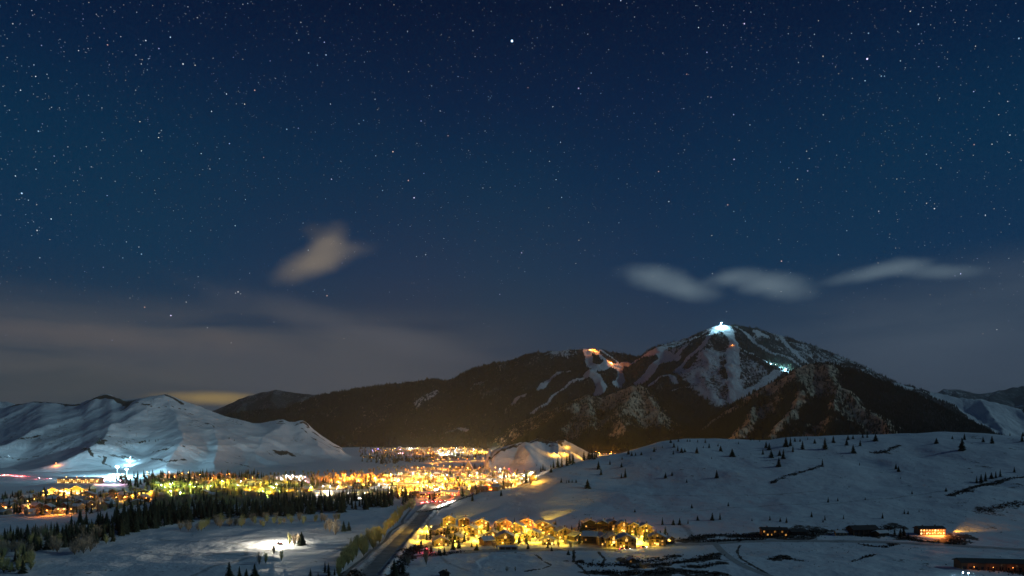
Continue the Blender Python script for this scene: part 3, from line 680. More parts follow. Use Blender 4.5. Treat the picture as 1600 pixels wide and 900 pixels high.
def join(name, protos, P, sc, mat, label, wide=None, seed=0):
    """one mesh made of very many small copies"""
    r = np.random.default_rng(seed); P = np.asarray(P, float); sc = np.asarray(sc, float); V = []; T = []; off = 0
    which = r.integers(0, len(protos), len(P)); rot = r.uniform(0, 6.283, len(P)); wd = np.ones(len(P)) if wide is None else np.asarray(wide)
    for k, (v, t_) in enumerate(protos):
        m_ = which == k; n = int(m_.sum())
        if not n: continue
        c, s_ = np.cos(rot[m_])[:, None], np.sin(rot[m_])[:, None]; S_ = sc[m_][:, None]; w_ = S_*wd[m_][:, None]
        x = (v[None, :, 0]*c-v[None, :, 1]*s_)*w_+P[m_][:, 0:1]; y = (v[None, :, 0]*s_+v[None, :, 1]*c)*w_+P[m_][:, 1:2]; z = v[None, :, 2]*S_+P[m_][:, 2:3]
        V.append(np.stack([x, y, z], -1).reshape(-1, 3)); T.append((t_[None]+(np.arange(n)*len(v))[:, None, None]+off).reshape(-1, 3)); off += n*len(v)
    V = np.concatenate(V); T = np.concatenate(T); me = bpy.data.meshes.new(name)
    me.vertices.add(len(V)); me.vertices.foreach_set('co', V.astype(np.float32).ravel()); me.loops.add(T.size); me.loops.foreach_set('vertex_index', T.astype(np.int32).ravel())
    me.polygons.add(len(T)); me.polygons.foreach_set('loop_start', np.arange(0, T.size, 3, dtype=np.int32)); me.update(calc_edges=True)
    me.materials.append(mat); o = bpy.data.objects.new(name, me); COL.objects.link(o); tagit(o, label, None, None, 'stuff'); return o

ORD = 'zeroth first second third fourth fifth sixth seventh eighth ninth tenth eleventh twelfth thirteenth fourteenth fifteenth sixteenth seventeenth eighteenth nineteenth twentieth'.split()
def ordw(n):
    tens = {20: 'twenty', 30: 'thirty', 40: 'forty', 50: 'fifty', 60: 'sixty', 70: 'seventy', 80: 'eighty', 90: 'ninety'}
    if n <= 20: return ORD[n]
    return tens[n//10*10]+'-'+ORD[n % 10] if n % 10 else tens[n//10*10][:-1]+'ieth'

# ---------------- stars: one far dome of small glowing specks
def stars():
    r = np.random.default_rng(3); V = []; Fc = []; Cc = []
    Rr = 90000.
    def star(px, py, size, col, br):
        size *= .72; d = Vector(((px-800)/F, 1, (HOR-py)/F)).normalized(); a = d.orthogonal().normalized(); c = d.cross(a)
        s_ = Rr*size/F*math.sqrt(1/d.y)*.5; P = d*Rr+Vector((0, 0, CZ)); b = len(V)
        for t_ in range(6): V.append(tuple(P+(a*math.cos(t_*1.047)+c*math.sin(t_*1.047))*s_))
        Fc.append([b+i for i in range(6)]); Cc.extend([tuple(v*br for v in col)+(1,)]*6)
    n = 0
    cols = [(.62, .80, 1.), (.75, .9, 1.), (1, 1, 1), (.55, .6, 1.), (1, .85, .65), (.9, .95, 1.)]
    while n < 14000:
        px_, py_ = r.uniform(-700, 2300), r.uniform(-500, 640)
        dens = np.clip((600-py_)/330, 0.02, 1)*(.55+.45*np.interp(math.hypot((px_-560)/700, (py_-150)/350), [0, 1, 2], [1, .6, .35]))
        if r.random() > dens: continue
        m_ = r.pareto(2.1)
        br = min(.17+.15*m_, 2.2); star(px_, py_, .95+min(m_, 4)*.06, cols[r.integers(0, 6)], br*np.clip((620-py_)/180, .12, 1)); n += 1
    W_, V_, O_, B_ = (1, 1, 1), (.75, .65, 1.), (1, .55, .4), (.5, .75, 1.)
    for a in [(800, 64, 4.2, B_, 6), (1355, 92, 2.8, V_, 3.2), (1163, 37, 2.2, V_, 2), (904, 138, 2.3, V_, 2), (286, 100, 2.3, W_, 1.6), (398, 141, 2.2, O_, 1.4), (614, 237, 2.5, O_, 2.2), (638, 282, 2.3, O_, 1.8),
              (647, 309, 2.6, V_, 2.4), (518, 280, 2.1, V_, 1.6), (700, 212, 2.1, O_, 1.2), (658, 189, 2., V_, 1.4), (34, 302, 2.5, B_, 2.), (60, 205, 2.1, B_, 1.2), (58, 360, 2.1, W_, 1.2), (448, 202, 2.2, B_, 1.2), (1147, 249, 2.3, V_, 2),
              (1029, 268, 2.1, O_, 1.3), (1045, 315, 2.2, W_, 1.4), (1137, 320, 2.2, O_, 1.6), (1262, 267, 2., V_, 1.2), (1221, 408, 2.3, O_, 1.6), (1460, 326, 2.1, W_, 1.4), (1435, 38, 2., B_, 1.4), (1357, 52, 2., B_, 1.2), (1377, 119, 2., B_, 1.2),
              (1382, 119, 1.8, B_, 1.), (1592, 60, 2.1, B_, 1.3), (815, 395, 2.2, V_, 1.6), (665, 398, 2.1, W_, 1.4), (511, 462, 2.5, O_, 1.8), (507, 453, 1.9, B_, 1), (267, 493, 2.6, V_, 2.), (226, 480, 2.1, O_, 1.1), (372, 456, 2.6, W_, 1.2), (368, 458, 1.8, W_, 1),
              (376, 459, 1.7, W_, .8), (781, 460, 2., V_, 1.4), (291, 472, 1.9, W_, 1), (324, 512, 1.9, W_, .8), (221, 397, 2.2, B_, 1.2), (217, 386, 1.8, W_, .8), (192, 403, 1.8, B_, .9), (568, 188, 2., B_, 1.), (586, 155, 1.8, W_, 1.), (739, 48, 1.9, W_, 1.),
              (168, 70, 2., O_, 1), (20, 37, 1.8, W_, .8), (496, 102, 1.8, B_, .9), (412, 246, 1.8, O_, 1), (328, 264, 1.8, W_, .9), (1073, 116, 1.9, O_, 1), (1111, 152, 1.9, V_, 1), (825, 137, 1.9, O_, .9), (763, 151, 1.6, B_, .8), (766, 153, 1.6, B_, .8), (768, 150, 1.5, B_, .7), (764, 156, 1.5, B_, .7),
              (1522, 226, 1.8, O_, .9), (1373, 330, 1.9, W_, 1), (967, 348, 1.8, B_, .9), (1578, 211, 1.9, W_, 1.)]:
        star(a[0], a[1], a[2]*.92, a[3], a[4]*.55)
    me = bpy.data.meshes.new('stars'); me.from_pydata(V, [], Fc)
    ca = me.color_attributes.new('glow', 'FLOAT_COLOR', 'POINT'); ca.data.foreach_set('color', np.array(Cc, np.float32).ravel())
    m = bpy.data.materials.new('starlight'); m.use_nodes = True; n_ = N(m.node_tree); n_.n.clear()
    at = n_.n.new('ShaderNodeAttribute'); at.attribute_name = 'glow'; e = n_.n.new('ShaderNodeEmission'); n_.l.new(at.outputs['Color'], e.inputs[0]); e.inputs[1].default_value = 1.
    tr = n_.n.new('ShaderNodeBsdfTransparent'); ad = n_.n.new('ShaderNodeAddShader'); n_.l.new(e.outputs[0], ad.inputs[0]); n_.l.new(tr.outputs[0], ad.inputs[1])
    ou = n_.n.new('ShaderNodeOutputMaterial'); n_.l.new(ad.outputs[0], ou.inputs[0]); m.cycles.emission_sampling = 'NONE'
    me.materials.append(m); o = bpy.data.objects.new('stars', me); COL.objects.link(o); tagit(o, 'stars scattered over the dark blue night sky', None, None, 'stuff')
stars()

# ---------------- roads as sheets on the flattened snow
def strip(name, L, wid, mat, lift=.012, label=None, parent=None, off=0., dash=None, kind='structure'):
    P = []
    for p, q in zip(L[:-1], L[1:]):
        n = max(2, int(math.dist(p, q)/6))
        for k in range(n): P.append(Vector(p).lerp(Vector(q), k/n))
    P.append(Vector(L[-1])); xy = np.array([(p.x, p.y) for p in P])
    for _ in range(6): xy[1:-1] = (xy[:-2]+2*xy[1:-1]+xy[2:])/4
    T = np.gradient(xy, axis=0); T /= np.linalg.norm(T, axis=1)[:, None]; Nn = np.stack([-T[:, 1], T[:, 0]], -1)
    b = MB(); a = xy+Nn*(off+wid/2); c = xy+Nn*(off-wid/2)
    za = G.z(a[:, 0], a[:, 1]); zc = G.z(c[:, 0], c[:, 1]); zz = np.maximum(za, zc)+lift+.10
    for i in range(len(xy)-1):
        if dash and i % dash: continue
        b.poly([(c[i][0], c[i][1], zz[i]), (a[i][0], a[i][1], zz[i]), (a[i+1][0], a[i+1][1], zz[i+1]), (c[i+1][0], c[i+1][1], zz[i+1])])
    o = mk(name, b.me(name, mat), parent=parent)
    if parent is None: tagit(o, label, None, None, kind)
    return o
road = strip('road', highway, 11., M['asphalt'], .0, 'two lane highway running up the valley into town')
strip('edge_line', highway, .35, M['line'], .02, parent=road, off=4.9); strip('edge_line', highway, .35, M['line'], .02, parent=road, off=-4.9)
strip('centre_line', highway, .4, M['line'], .02, parent=road, dash=2)
r2 = strip('street', frontage, 7., M['packed'], .0, 'snowy street passing in front of the lit condominiums')
r3 = strip('track_road', sideroad, 6., M['packed'], .0, 'curving packed snow lane leaving the street')
r4 = strip('cycle_path', bikepath, 3., M['asphalt'], .0, 'narrow winding cleared path beside the highway')

# ---------------- placing things
def ground(px, py): return G.hit(px, py)
SEQ = {}
def tree(kind, px=None, py=None, hpx=None, xyz=None, h=None, label='', group=None, sheet=G, wide=1., k=None):
    if xyz is None: xyz = sheet.hit(px, py)
    if h is None: h = hpx/F*xyz[1]
    if k is None: k = random.randrange(6)
    if kind == 'conifer':
        cr, tr = CONI[k % 6]; e = empty('conifer_tree', (xyz[0], xyz[1], xyz[2]-.15), random.uniform(0, 6.28), (h*wide, h*wide, h))
    else:
        tr, cr = BARE[k % 9]; e = empty('bare_tree', (xyz[0], xyz[1], xyz[2]-.15), random.uniform(0, 6.28), (h*wide, h*wide, h))
    mk('trunk', tr, parent=e); mk('crown', cr, parent=e)
    tagit(e, label, 'tree', group); return e

# firs scattered over the right snow hill, one by one
FIRS = [(918, 763, 13), (935, 733, 12), (939, 742, 10), (953, 726, 7), (971, 730, 7), (972, 718, 5), (982, 710, 8), (987, 712, 6), (993, 712, 5), (1002, 711, 5), (1017, 718, 4), (971, 747, 7), (977, 746, 13), (1022, 706, 7), (1025, 703, 4),
        (1035, 700, 4), (1040, 747, 8), (1050, 743, 6), (1053, 699, 7), (1052, 710, 6), (1059, 705, 8), (1065, 707, 7), (1070, 706, 5), (1048, 692, 6), (1060, 690, 5), (1073, 754, 5), (1089, 708, 9), (1090, 691, 4), (1099, 700, 4), (1102, 692, 6), (1108, 700, 7),
        (1112, 717, 3), (1120, 747, 12), (1126, 705, 8), (1122, 697, 4), (1144, 713, 11), (1154, 694, 4), (1173, 688, 5), (1178, 688, 4), (1187, 690, 4), (1192, 710, 8), (1197, 700, 10), (1074, 690, 4), (1078, 690, 4), (877, 754, 7), (885, 755, 5), (889, 754, 5), (894, 754, 5),
        (900, 754, 5), (861, 738, 8), (992, 800, 4), (1081, 794, 6), (1090, 813, 7), (1113, 813, 11), (1125, 812, 10), (1138, 791, 6), (1035, 820, 11), (1052, 820, 8), (1062, 820, 10), (1075, 818, 6), (1175, 814, 4), (1202, 703, 10), (1205, 715, 11), (1218, 712, 8), (1224, 717, 14),
        (1217, 729, 13), (1228, 698, 14), (1235, 697, 13), (1239, 706, 10), (1254, 702, 12), (1242, 690, 6), (1250, 690, 5), (1262, 687, 4), (1273, 693, 7), (1289, 702, 17), (1302, 692, 10), (1323, 696, 10), (1325, 687, 7), (1333, 686, 6), (1344, 697, 9), (1333, 708, 12),
        (1285, 727, 9), (1348, 684, 7), (1355, 684, 8), (1368, 689, 10), (1400, 733, 8), (1404, 737, 8), (1343, 727, 4), (1407, 748, 3), (1463, 693, 8), (1488, 686, 5), (1503, 704, 18), (1507, 687, 9), (1536, 691, 8), (1550, 693, 11), (1578, 679, 4), (1597, 690, 11), (1478, 768, 6),
        (1425, 772, 5), (1585, 738, 8), (1526, 755, 10), (1533, 754, 12), (1540, 752, 13), (1549, 748, 9), (1556, 747, 10), (1563, 745, 11), (1294, 785, 8), (1309, 783, 5), (1352, 781, 4), (1268, 808, 8), (1229, 817, 8), (1219, 815, 6), (1203, 813, 7), (1289, 813, 8), (1286, 816, 5),
        (1318, 811, 6), (1379, 810, 8), (1413, 803, 7), (1419, 803, 5), (1436, 800, 3), (1398, 835, 7), (1407, 838, 12), (1412, 837, 13), (1419, 841, 8), (783, 796-21, 9), (738, 783, 11)]
zones = {}
for f in FIRS:
    z_ = ('along the hill crest' if f[1] < 697 else 'on the upper snow slope' if f[1] < 727 else 'on the middle snow slope' if f[1] < 780 else 'low on the snow hill')
    zones.setdefault(z_, []).append(f)
for z_, L in zones.items():
    for i, f in enumerate(sorted(L)):
        sz = 'tiny' if f[2] < 6 else 'small' if f[2] < 9 else 'medium' if f[2] < 12 else 'tall'
        tree('conifer', f[0], f[1], f[2]*1.15, label=f'{sz} dark fir {z_}, {ordw(i+1)} from the town end', group='firs scattered over the broad snow hill', wide=random.uniform(1.1, 1.6))

# ---------------- tree belts and town trees
def sample_poly(poly, n, seed, mind=0.):
    r = random.Random(seed); xs = [p[0] for p in poly]; ys = [p[1] for p in poly]; out = []; t_ = 0
    while len(out) < n and t_ < n*60:
        t_ += 1; a, b = r.uniform(min(xs), max(xs)), r.uniform(min(ys), max(ys))
        if not bool(in_poly(np.array(a), np.array(b), poly)): continue
        p = G.hit(a, b)
        if p[1] < 70: continue
        if mind and any((p[0]-q[0])**2+(p[1]-q[1])**2 < mind*mind for q in out): continue
        out.append(p)
    return out
cand = []      # (type, point, height, label, group, material key)
def belt(kind, poly, n, h0, h1, label, group, seed, mind=2.5, kk=None):
    for p in sample_poly(poly, n, seed, mind): cand.append((kind, p, random.uniform(h0, h1), label, group, kk))
belt('conifer', [(162, 826), (190, 806), (240, 800), (330, 796), (420, 792), (500, 786), (560, 781), (640, 778), (655, 786), (600, 794), (520, 803), (430, 808), (370, 811), (300, 815), (240, 826), (190, 840)], 330, 13, 21, 'dark conifer of the golf course belt', 'conifers of the belt beside the golf course', 1, 3.5)
belt('conifer', [(640, 785), (660, 770), (740, 766), (742, 770), (700, 782)], 16, 10, 16, 'dark conifer near the highway where it enters town', 'conifers by the highway bend', 2)
belt('conifer', [(110, 815), (185, 818), (185, 838), (140, 846), (100, 840)], 34, 10, 17, 'dark conifer among the riverside trees beyond the fairway', 'riverside trees beyond the fairway', 3)
belt('conifer', [(0, 842), (60, 836), (130, 832), (180, 836), (178, 846), (110, 856), (40, 862), (0, 865)], 90, 9, 16, 'dark conifer in the thicket beside the fairway', 'thicket beside the fairway', 4, 3)
belt('bare', [(0, 842), (70, 834), (170, 832), (170, 850), (60, 868), (0, 872)], 40, 10, 16, 'grey leafless tree in the thicket beside the fairway', 'leafless thicket beside the fairway', 5, 4)
belt('bare', [(0, 872), (60, 866), (50, 892), (0, 902)], 14, 9, 13, 'leafless grey tree at the near end of the fairway thicket', 'near end of the thicket', 6, 3, 2)
belt('conifer', [(0, 876), (58, 866), (40, 895), (0, 905)], 12, 8, 12, 'dark conifer at the near end of the fairway thicket', 'near end of the thicket', 61, 3)
belt('bare', [(275, 830), (310, 822), (345, 816), (365, 818), (430, 812), (520, 808), (540, 812), (520, 818), (430, 822), (360, 826), (310, 832)], 46, 9, 13, 'pale leafless tree along the edge of the golf course', 'leafless trees edging the golf course', 7, 5)
belt('bare', [(120, 850), (145, 852), (142, 864), (110, 870)], 7, 12, 16, 'spreading bare brown tree beside the fairway', 'spreading bare trees by the fairway', 8, 4, 1)
# shrubs and trees beside the highway, lit by the lamps of the condominiums
belt('bare', [(530, 880), (560, 850), (600, 830), (622, 805), (640, 785), (652, 788), (640, 805), (618, 822), (596, 850), (560, 880), (528, 905)], 150, 8, 14, 'leafless lamplit willow beside the highway', 'willows lining the highway', 9, 3.2, 8)
belt('conifer', [(478, 905), (530, 885), (528, 898), (500, 908)], 8, 5, 9, 'dark small conifer at the foot of the willows', 'small conifers below the willows', 10)
# town woods
TB = [(232, 746), (300, 741), (400, 746), (520, 750), (600, 742), (700, 741), (838, 745), (838, 755), (760, 770), (690, 783), (640, 778), (500, 786), (400, 792), (240, 798)]
belt('conifer', TB, 330, 11, 19, 'dark conifer between the lit houses of the town', 'conifers in town', 11, 5)
belt('bare', TB, 1700, 9, 15, 'leafless lamplit tree in the town', 'leafless trees in town', 12, 5)
belt('conifer', [(180, 752), (232, 742), (400, 741), (420, 750), (300, 758), (200, 765)], 130, 12, 20, 'dark conifer on the rise behind the first streets', 'conifers behind the first streets', 13, 5)
belt('conifer', [(0, 775), (120, 772), (230, 768), (235, 790), (150, 803), (0, 808)], 110, 9, 16, 'dark conifer in the quiet neighbourhood by the lodge', 'conifers near the lodge', 14, 5)
belt('bare', [(0, 775), (120, 772), (230, 765), (235, 790), (150, 803), (0, 808)], 130, 9, 14, 'leafless tree in the quiet neighbourhood by the lodge', 'leafless trees near the lodge', 15, 5)
belt('bare', [(400, 742), (560, 736), (600, 728), (700, 733), (840, 736), (840, 742), (700, 742), (560, 748), (430, 752)], 170, 9, 14, 'leafless tree at the far edge of the town', 'leafless trees at the town edge', 16, 6)
belt('conifer', [(560, 722), (600, 718), (660, 716), (665, 722), (600, 726)], 60, 14, 22, 'dark conifer beyond the snowy pasture', 'conifers beyond the pasture', 17, 6)
belt('conifer', [(560, 700), (780, 698), (770, 716), (690, 722), (560, 718)], 230, 14, 24, 'dark conifer among the lights of the far town', 'conifers of the far town', 18, 8)
belt('bare', [(560, 698), (780, 696), (770, 714), (690, 722), (560, 716)], 330, 12, 20, 'leafless tree among the lights of the far town', 'leafless trees of the far town', 19, 8)
belt('conifer', [(835, 733), (870, 722), (930, 712), (935, 717), (880, 730), (845, 738)], 70, 12, 20, 'dark conifer at the foot of the pale knolls', 'conifers below the knolls', 20, 5)
belt('conifer', [(925, 706), (965, 703), (970, 708), (925, 714)], 50, 16, 24, 'dark conifer around the hidden lights beyond the snow hill', 'conifers beyond the snow hill', 21, 6)
belt('conifer', [(700, 728), (835, 728), (835, 734), (700, 734)], 26, 12, 18, 'dark conifer along the far avenue', 'conifers along the far avenue', 22, 8)
# condominium planting
belt('bare', [(648, 848), (680, 858), (1040, 855), (1060, 845), (1040, 830), (860, 818), (690, 822), (660, 830)], 60, 4, 9, 'small leafless tree planted between the condominiums', 'young trees between the condominiums', 23, 5, 8)
belt('conifer', [(660, 846), (700, 852), (1040, 852), (1060, 845), (1040, 828), (860, 822), (690, 824)], 80, 6, 11, 'dark spruce squeezed between the condominiums', 'spruces between the condominiums', 25, 5)
belt('conifer', [(650, 858), (700, 866), (690, 869), (640, 866)], 22, 3, 7, 'small conifer hedge tree at the edge of the condominiums', 'conifers at the edge of the condominiums', 24, 2)
for (a, b_, h_, kd, lab) in [(515, 832, 26, 'bare', 'tall pale willow standing alone on the fairway edge'), (524, 836, 30, 'bare', 'tallest pale willow, standing forward of its twin on the fairway'), (509, 829, 18, 'bare', 'shorter pale willow tucked behind the tall pair'),
                            (537, 830, 17, 'conifer', 'round dark spruce beside the tall pale willows'), (545, 829, 15, 'conifer', 'smaller dark spruce beside the round one near the willows'),
                            (405, 882, 22, 'bare', 'leafless bushy tree just below the bright floodlit snow'), (415, 880, 20, 'bare', 'leafless bush between floodlit snow and dark conifers'), (440, 876, 20, 'bare', 'leafless bushy tree at the near corner of the floodlit snow'),
                            (452, 852, 22, 'bare', 'thin leafless tree beside the brightest patch of snow'), (460, 854, 24, 'bare', 'second thin leafless tree beside the brightest snow'), (466, 850, 19, 'bare', 'thin leafless tree just behind the floodlit pair'),
                            (471, 852, 22, 'conifer', 'slim conifer next to the thin leafless trees by floodlit snow'), (428, 866, 22, 'bare', 'wispy leafless tree in front of the glare on snow'),
                            (358, 905, 28, 'conifer', 'dark spruce at the bottom edge, first of the near trio'), (374, 908, 24, 'conifer', 'broad dark spruce in the middle of the near trio'), (398, 906, 26, 'conifer', 'dark spruce nearest the floodlit snow, last of the near trio'),
                            (385, 908, 20, 'conifer', 'low bushy spruce squeezed inside the near trio'), (688, 868, 10, 'conifer', 'little spruce by the red lamp near the condominiums'),
                            (745, 860, 12, 'conifer', 'spruce in front of the condominium street, facing the pond'), (717, 857, 14, 'conifer', 'spruce in front of the grey roofed condominiums'), (708, 859, 16, 'conifer', 'dark tall spruce by the grey gabled condominium'),
                            (737, 855, 10, 'conifer', 'small spruce on the condominium lawn'), (776, 855, 5, 'conifer', 'tiny spruce by the low pale shed'), (825, 858, 11, 'conifer', 'spruce by the street east of the low shed'),
                            (856, 856, 8, 'conifer', 'small spruce at the street halfway along the condominiums'), (862, 861, 8, 'conifer', 'lone small spruce on the snow below the street'), (888, 867, 9, 'conifer', 'lone spruce on open snow beside the ditch'),
                            (896, 871, 8, 'conifer', 'spruce standing at the head of the dark ditch'), (664, 870, 16, 'conifer', 'dark spruce beside the highway verge below the lamps'), (666, 882, 26, 'bare', 'slender bare tree on the verge near the red lamp'),
                            (616, 903, 30, 'conifer', 'tall dark spruce beside the highway at the bottom edge'), (630, 895, 15, 'conifer', 'smaller dark spruce beside the highway'), (638, 884, 20, 'bare', 'brown leafless bush between highway and the first condominium'),
                            (69, 770, 10, 'conifer', 'lone dark spruce beside the glowing resort lodge'), (792, 893, 10, 'bare', 'thin leafless sapling at the near rim of the pond'), (805, 893, 9, 'bare', 'second thin sapling at the near rim of the pond'),
                            (155, 690, 6, 'conifer', 'lone fir clump on the face of the bare snow hill')]:
    if kd == 'bare': tree('bare', a, b_, h_, label=lab, k=(6, 1, 7)[len(lab) % 3] if a > 500 else 6+len(lab) % 3)
    else: tree('conifer', a, b_, h_, label=lab, sheet=D if b_ < 700 else G, wide=1.5)
for i, (a, b_) in enumerate([(152, 692), (158, 693), (163, 692), (198, 693), (218, 693), (222, 692), (227, 691), (233, 690), (243, 690), (247, 689), (366, 689), (358, 686)]):
    tree('conifer', a, b_, 5 if a < 160 else 4, label=f'small dark fir on the bare snow hill, {ordw(i+1)} from the lodge side', group='firs on the bare snow hill', sheet=D)

cand = [c for c in cand if not (abs(c[1][0]) < 0)]
hwy = np.array([(p[0], p[1]) for p in highway]); path_ = np.array([(p[0], p[1]) for p in bikepath])
def off_road(p):
    d1, _ = seg_dist(np.array(p[0]), np.array(p[1]), [tuple(a) for a in hwy]); d2, _ = seg_dist(np.array(p[0]), np.array(p[1]), [tuple(a) for a in path_]); d3, _ = seg_dist(np.array(p[0]), np.array(p[1]), [(a[0], a[1]) for a in frontage])
    return d1 > 10 and d2 > 3 and d3 > 4.5
cand = [c for c in cand if off_road(c[1])]
SEC = [(-9999, 'nearest the fairway thicket'), (250, 'behind the middle fairway'), (400, 'behind the floodlit fairway'), (520, 'behind the pale willows'), (600, 'nearest the highway')]
done = {}
def relabel(L):
    by = {}
    for c in L: by.setdefault(c[4], []).append(c)
    out = []
    for g, cs in by.items():
        cs.sort(key=lambda c: c[1][0]/c[1][1]); hs = sorted(c[2] for c in cs); few = len(cs) <= 99
        for i, c in enumerate(cs):
            if few: lb = ('tall ' if c[2] > hs[len(hs)*2//3] else 'low ' if c[2] < hs[len(hs)//3] else 'middling ')+c[3].replace('tall ', '')
            else:
                p_ = 800+c[1][0]/c[1][1]*F; q_ = [t_ for x_, t_ in SEC if p_ > x_][-1]; sz_ = 'tall' if c[2] > hs[len(hs)*2//3] else 'low' if c[2] < hs[len(hs)//3] else 'middling'
                lb = sz_+' '+c[3]+', '+q_
            if len(lb.split()) > 16: lb = ' '.join(lb.replace('leafless', 'bare').split()[:16])
            out.append(c[:3]+(lb,)+c[4:])
    return out
for kind, lim in (('conifer', 300-len(FIRS)-30), ('bare', 275)):
    L = sorted([c for c in cand if c[0] == kind], key=lambda c: -c[2]/c[1][1])
    for c in relabel(L[:lim]): tree(kind, xyz=c[1], h=c[2], label=c[3], group=c[4], k=c[5] if c[5] is not None else None, wide=random.uniform(1., 1.35))
    rest = L[lim:]
    if kind == 'conifer':
        join('conifer_wood', [arr(conifer_crown(26, 50+k, .22)) for k in range(3)], [c[1] for c in rest], [c[2] for c in rest], M['needles'], 'dark conifers mixed through the town and beyond it', [random.uniform(1., 1.5) for _ in rest], 5)
    else:
        r_ = [c for c in rest]; h_ = len(r_)//2; random.shuffle(r_)
        join('leafless_wood', CHEAP_B, [c[1] for c in r_[:h_]], [c[2] for c in r_[:h_]], M['twig'], 'leafless trees mixed through the town and lit by its lamps', None, 6)
        join('leafless_wood', CHEAP_B, [c[1] for c in r_[h_:]], [c[2] for c in r_[h_:]], M['twig3'], 'greenish leafless cottonwoods mixed through the town', None, 7)

# scrub plants on the dark patches
pts = []; scl = []
gx = G
for L, wd in scrub_polys:
    L = np.array(L)
    for p, q in zip(L[:-1], L[1:]):
        n = int(math.dist(p, q)*wd*2*.22)
        for _ in range(n):
            t_ = random.random(); x = p[0]+(q[0]-p[0])*t_+random.gauss(0, wd*.5); y = p[1]+(q[1]-p[1])*t_+random.gauss(0, wd*.5)
            pts.append((x, y, float(G.z(x, y)))); scl.append(random.uniform(.6, 2.3))
for _ in range(9000):
    a = random.uniform(690, 1680); y_ = random.uniform(500, 1250) ; x_ = (a-800)/F*y_
    d_ = float(fbm(np.array(x_/55.), np.array(y_/70.), 123, 4))*.5+.5
    if random.random() > max(0., (d_-.50)*1.6+.02+(.10 if a > 1380 and y_ > 650 else 0)): continue
    if not off_road((x_, y_)): continue
    pts.append((x_, y_, float(G.z(x_, y_)))); scl.append(random.uniform(.35, 1.0))
join('scrub_vegetation', BUSH, pts, scl, M['scrub'], 'dark sagebrush and willow scrub poking through the snow', np.full(len(pts), 1.3), 9)

# timber on the mountains
def mountain_trees(Sh, n, name, label, h0, h1, seed, p0, p1, keep):
    r = np.random.default_rng(seed); P = []; tot = 0
    lo, hi = (p0-800)/F, (p1-800)/F
    jmax = None
    vis = Sh.H.copy(); sl = (Sh.H-CZ)/Sh.Y; run = np.maximum.accumulate(sl, 0); seen = sl >= run-.0008
    s_ = Sh.H; Sh.att['seen'] = seen.astype(float)
    while tot < n:
        u = r.uniform(lo, hi, n*3); y = r.uniform(Sh.Yr[1], Sh.Yr[-2], n*3); x = u*y
        z = Sh.z(x, y); k = (z > 20) & (Sh.at('seen', x, y) > .5) & (r.random(len(x)) < keep(Sh, x, y))
        P.append(np.stack([x, y, z-1], -1)[k]); tot += int(k.sum())
    P = np.concatenate(P)[:n]; del Sh.att['seen']
    join(name, TINY_C, P, r.uniform(h0, h1, n), M['needles'], label, None, seed)
mountain_trees(B, 26000, 'mountain_timber', 'dense dark timber covering the ski mountain', 16, 30, 31, 330, 1620,
               lambda s_, x, y: np.clip(1-1.9*s_.at('snow', x, y), .0, 1)*np.clip(.15+1.6*(fbm(x/350, y/350, 91, 4)*.5+.5)-.2, 0, 1)*np.clip((s_.at('snow', x, y) < .6)*1., 0, 1))
mountain_trees(Fh, 15000, 'foothill_timber', 'dark timber spread over the two foothills', 12, 24, 33, 760, 1600,
               lambda s_, x, y: np.clip(1.05-1.5*s_.at('bare', x, y), .06, 1)*np.clip(.2+1.5*(fbm(x/220, y/220, 93, 4)*.5+.5)-.2, 0, 1))

# ================================================================= lamps and light
LIGHT = dict(amber=((1., .46, .04), 'l_amber'), gold=((1., .56, .035), 'l_amber'), orange=((1., .27, .03), 'l_orange'), yellow=((1., .60, .035), 'l_amber'), white=((1., .90, .70), 'l_white'), green=((.72, 1., .16), 'l_white'),
             red=((1., .06, .08), 'l_red'), pink=((1., .55, .75), 'l_pink'), blue=((.40, .80, 1.), 'l_blue'), violet=((.35, .3, 1.), 'l_violet'))
POWER = 1.5
_lm = {}
def lamp_meshes(hgt, key, size):
    k = (round(hgt), key, size)
    if k not in _lm:
        h = round(hgt)
        p = MB().tube((0, 0, -.5), (0, 0, h), .11, .07, 6).tube((0, 0, h), (.0, -1.1, h+.3), .06, .05, 4).me('pole', M['metal'])
        b = MB(); n = 6; prev = None                       # lantern: capped hexagonal glass
        for z_, r_ in ((-.45, .28), (0, .5), (.35, .42)):
            ring = [(math.cos(t*1.0472)*r_*size, -1.1+math.sin(t*1.0472)*r_*size, h+z_*size) for t in range(n)]
            i = len(b.v); b.v += ring
            if prev is not None:
                for t in range(n): b.f.append([prev+t, prev+(t+1) % n, i+(t+1) % n, i+t])
            prev = i
        b.f.append([prev+t for t in range(n)]); b.f.append([t for t in reversed(range(n))])
        cap = MB().tube((0, -1.1, h+.36*size), (0, -1.1, h+.6*size), .55*size, .08, 6).me('lamp_cap', M['metal'])
        _lm[k] = (p, b.me('lantern', M[LIGHT[key][1]]), cap)
    return _lm[k]
_ld = {}
def point(loc, key, power, parent=None, rad=.6):
    k = (key, round(power), rad)
    if k not in _ld:
        d = bpy.data.lights.new('lamp_glow', 'POINT'); d.energy = power*POWER; d.color = LIGHT[key][0]; d.shadow_soft_size = rad; _ld[k] = d
    o = bpy.data.objects.new('lamp_glow', _ld[k]); COL.objects.link(o); o.location = loc
    if parent: o.parent = parent
    return o
def spot(loc, target, key, power, ang, parent=None, blend=.8):
    d = bpy.data.lights.new('floodlight_beam', 'SPOT'); d.energy = power*POWER; d.color = LIGHT[key][0]; d.spot_size = R(ang); d.spot_blend = blend; d.shadow_soft_size = .5
    o = bpy.data.objects.new('floodlight_beam', d); COL.objects.link(o); o.location = loc
    o.rotation_euler = (Vector(loc)-Vector(target)).to_track_quat('Z', 'Y').to_euler(); return o
NL = [0]
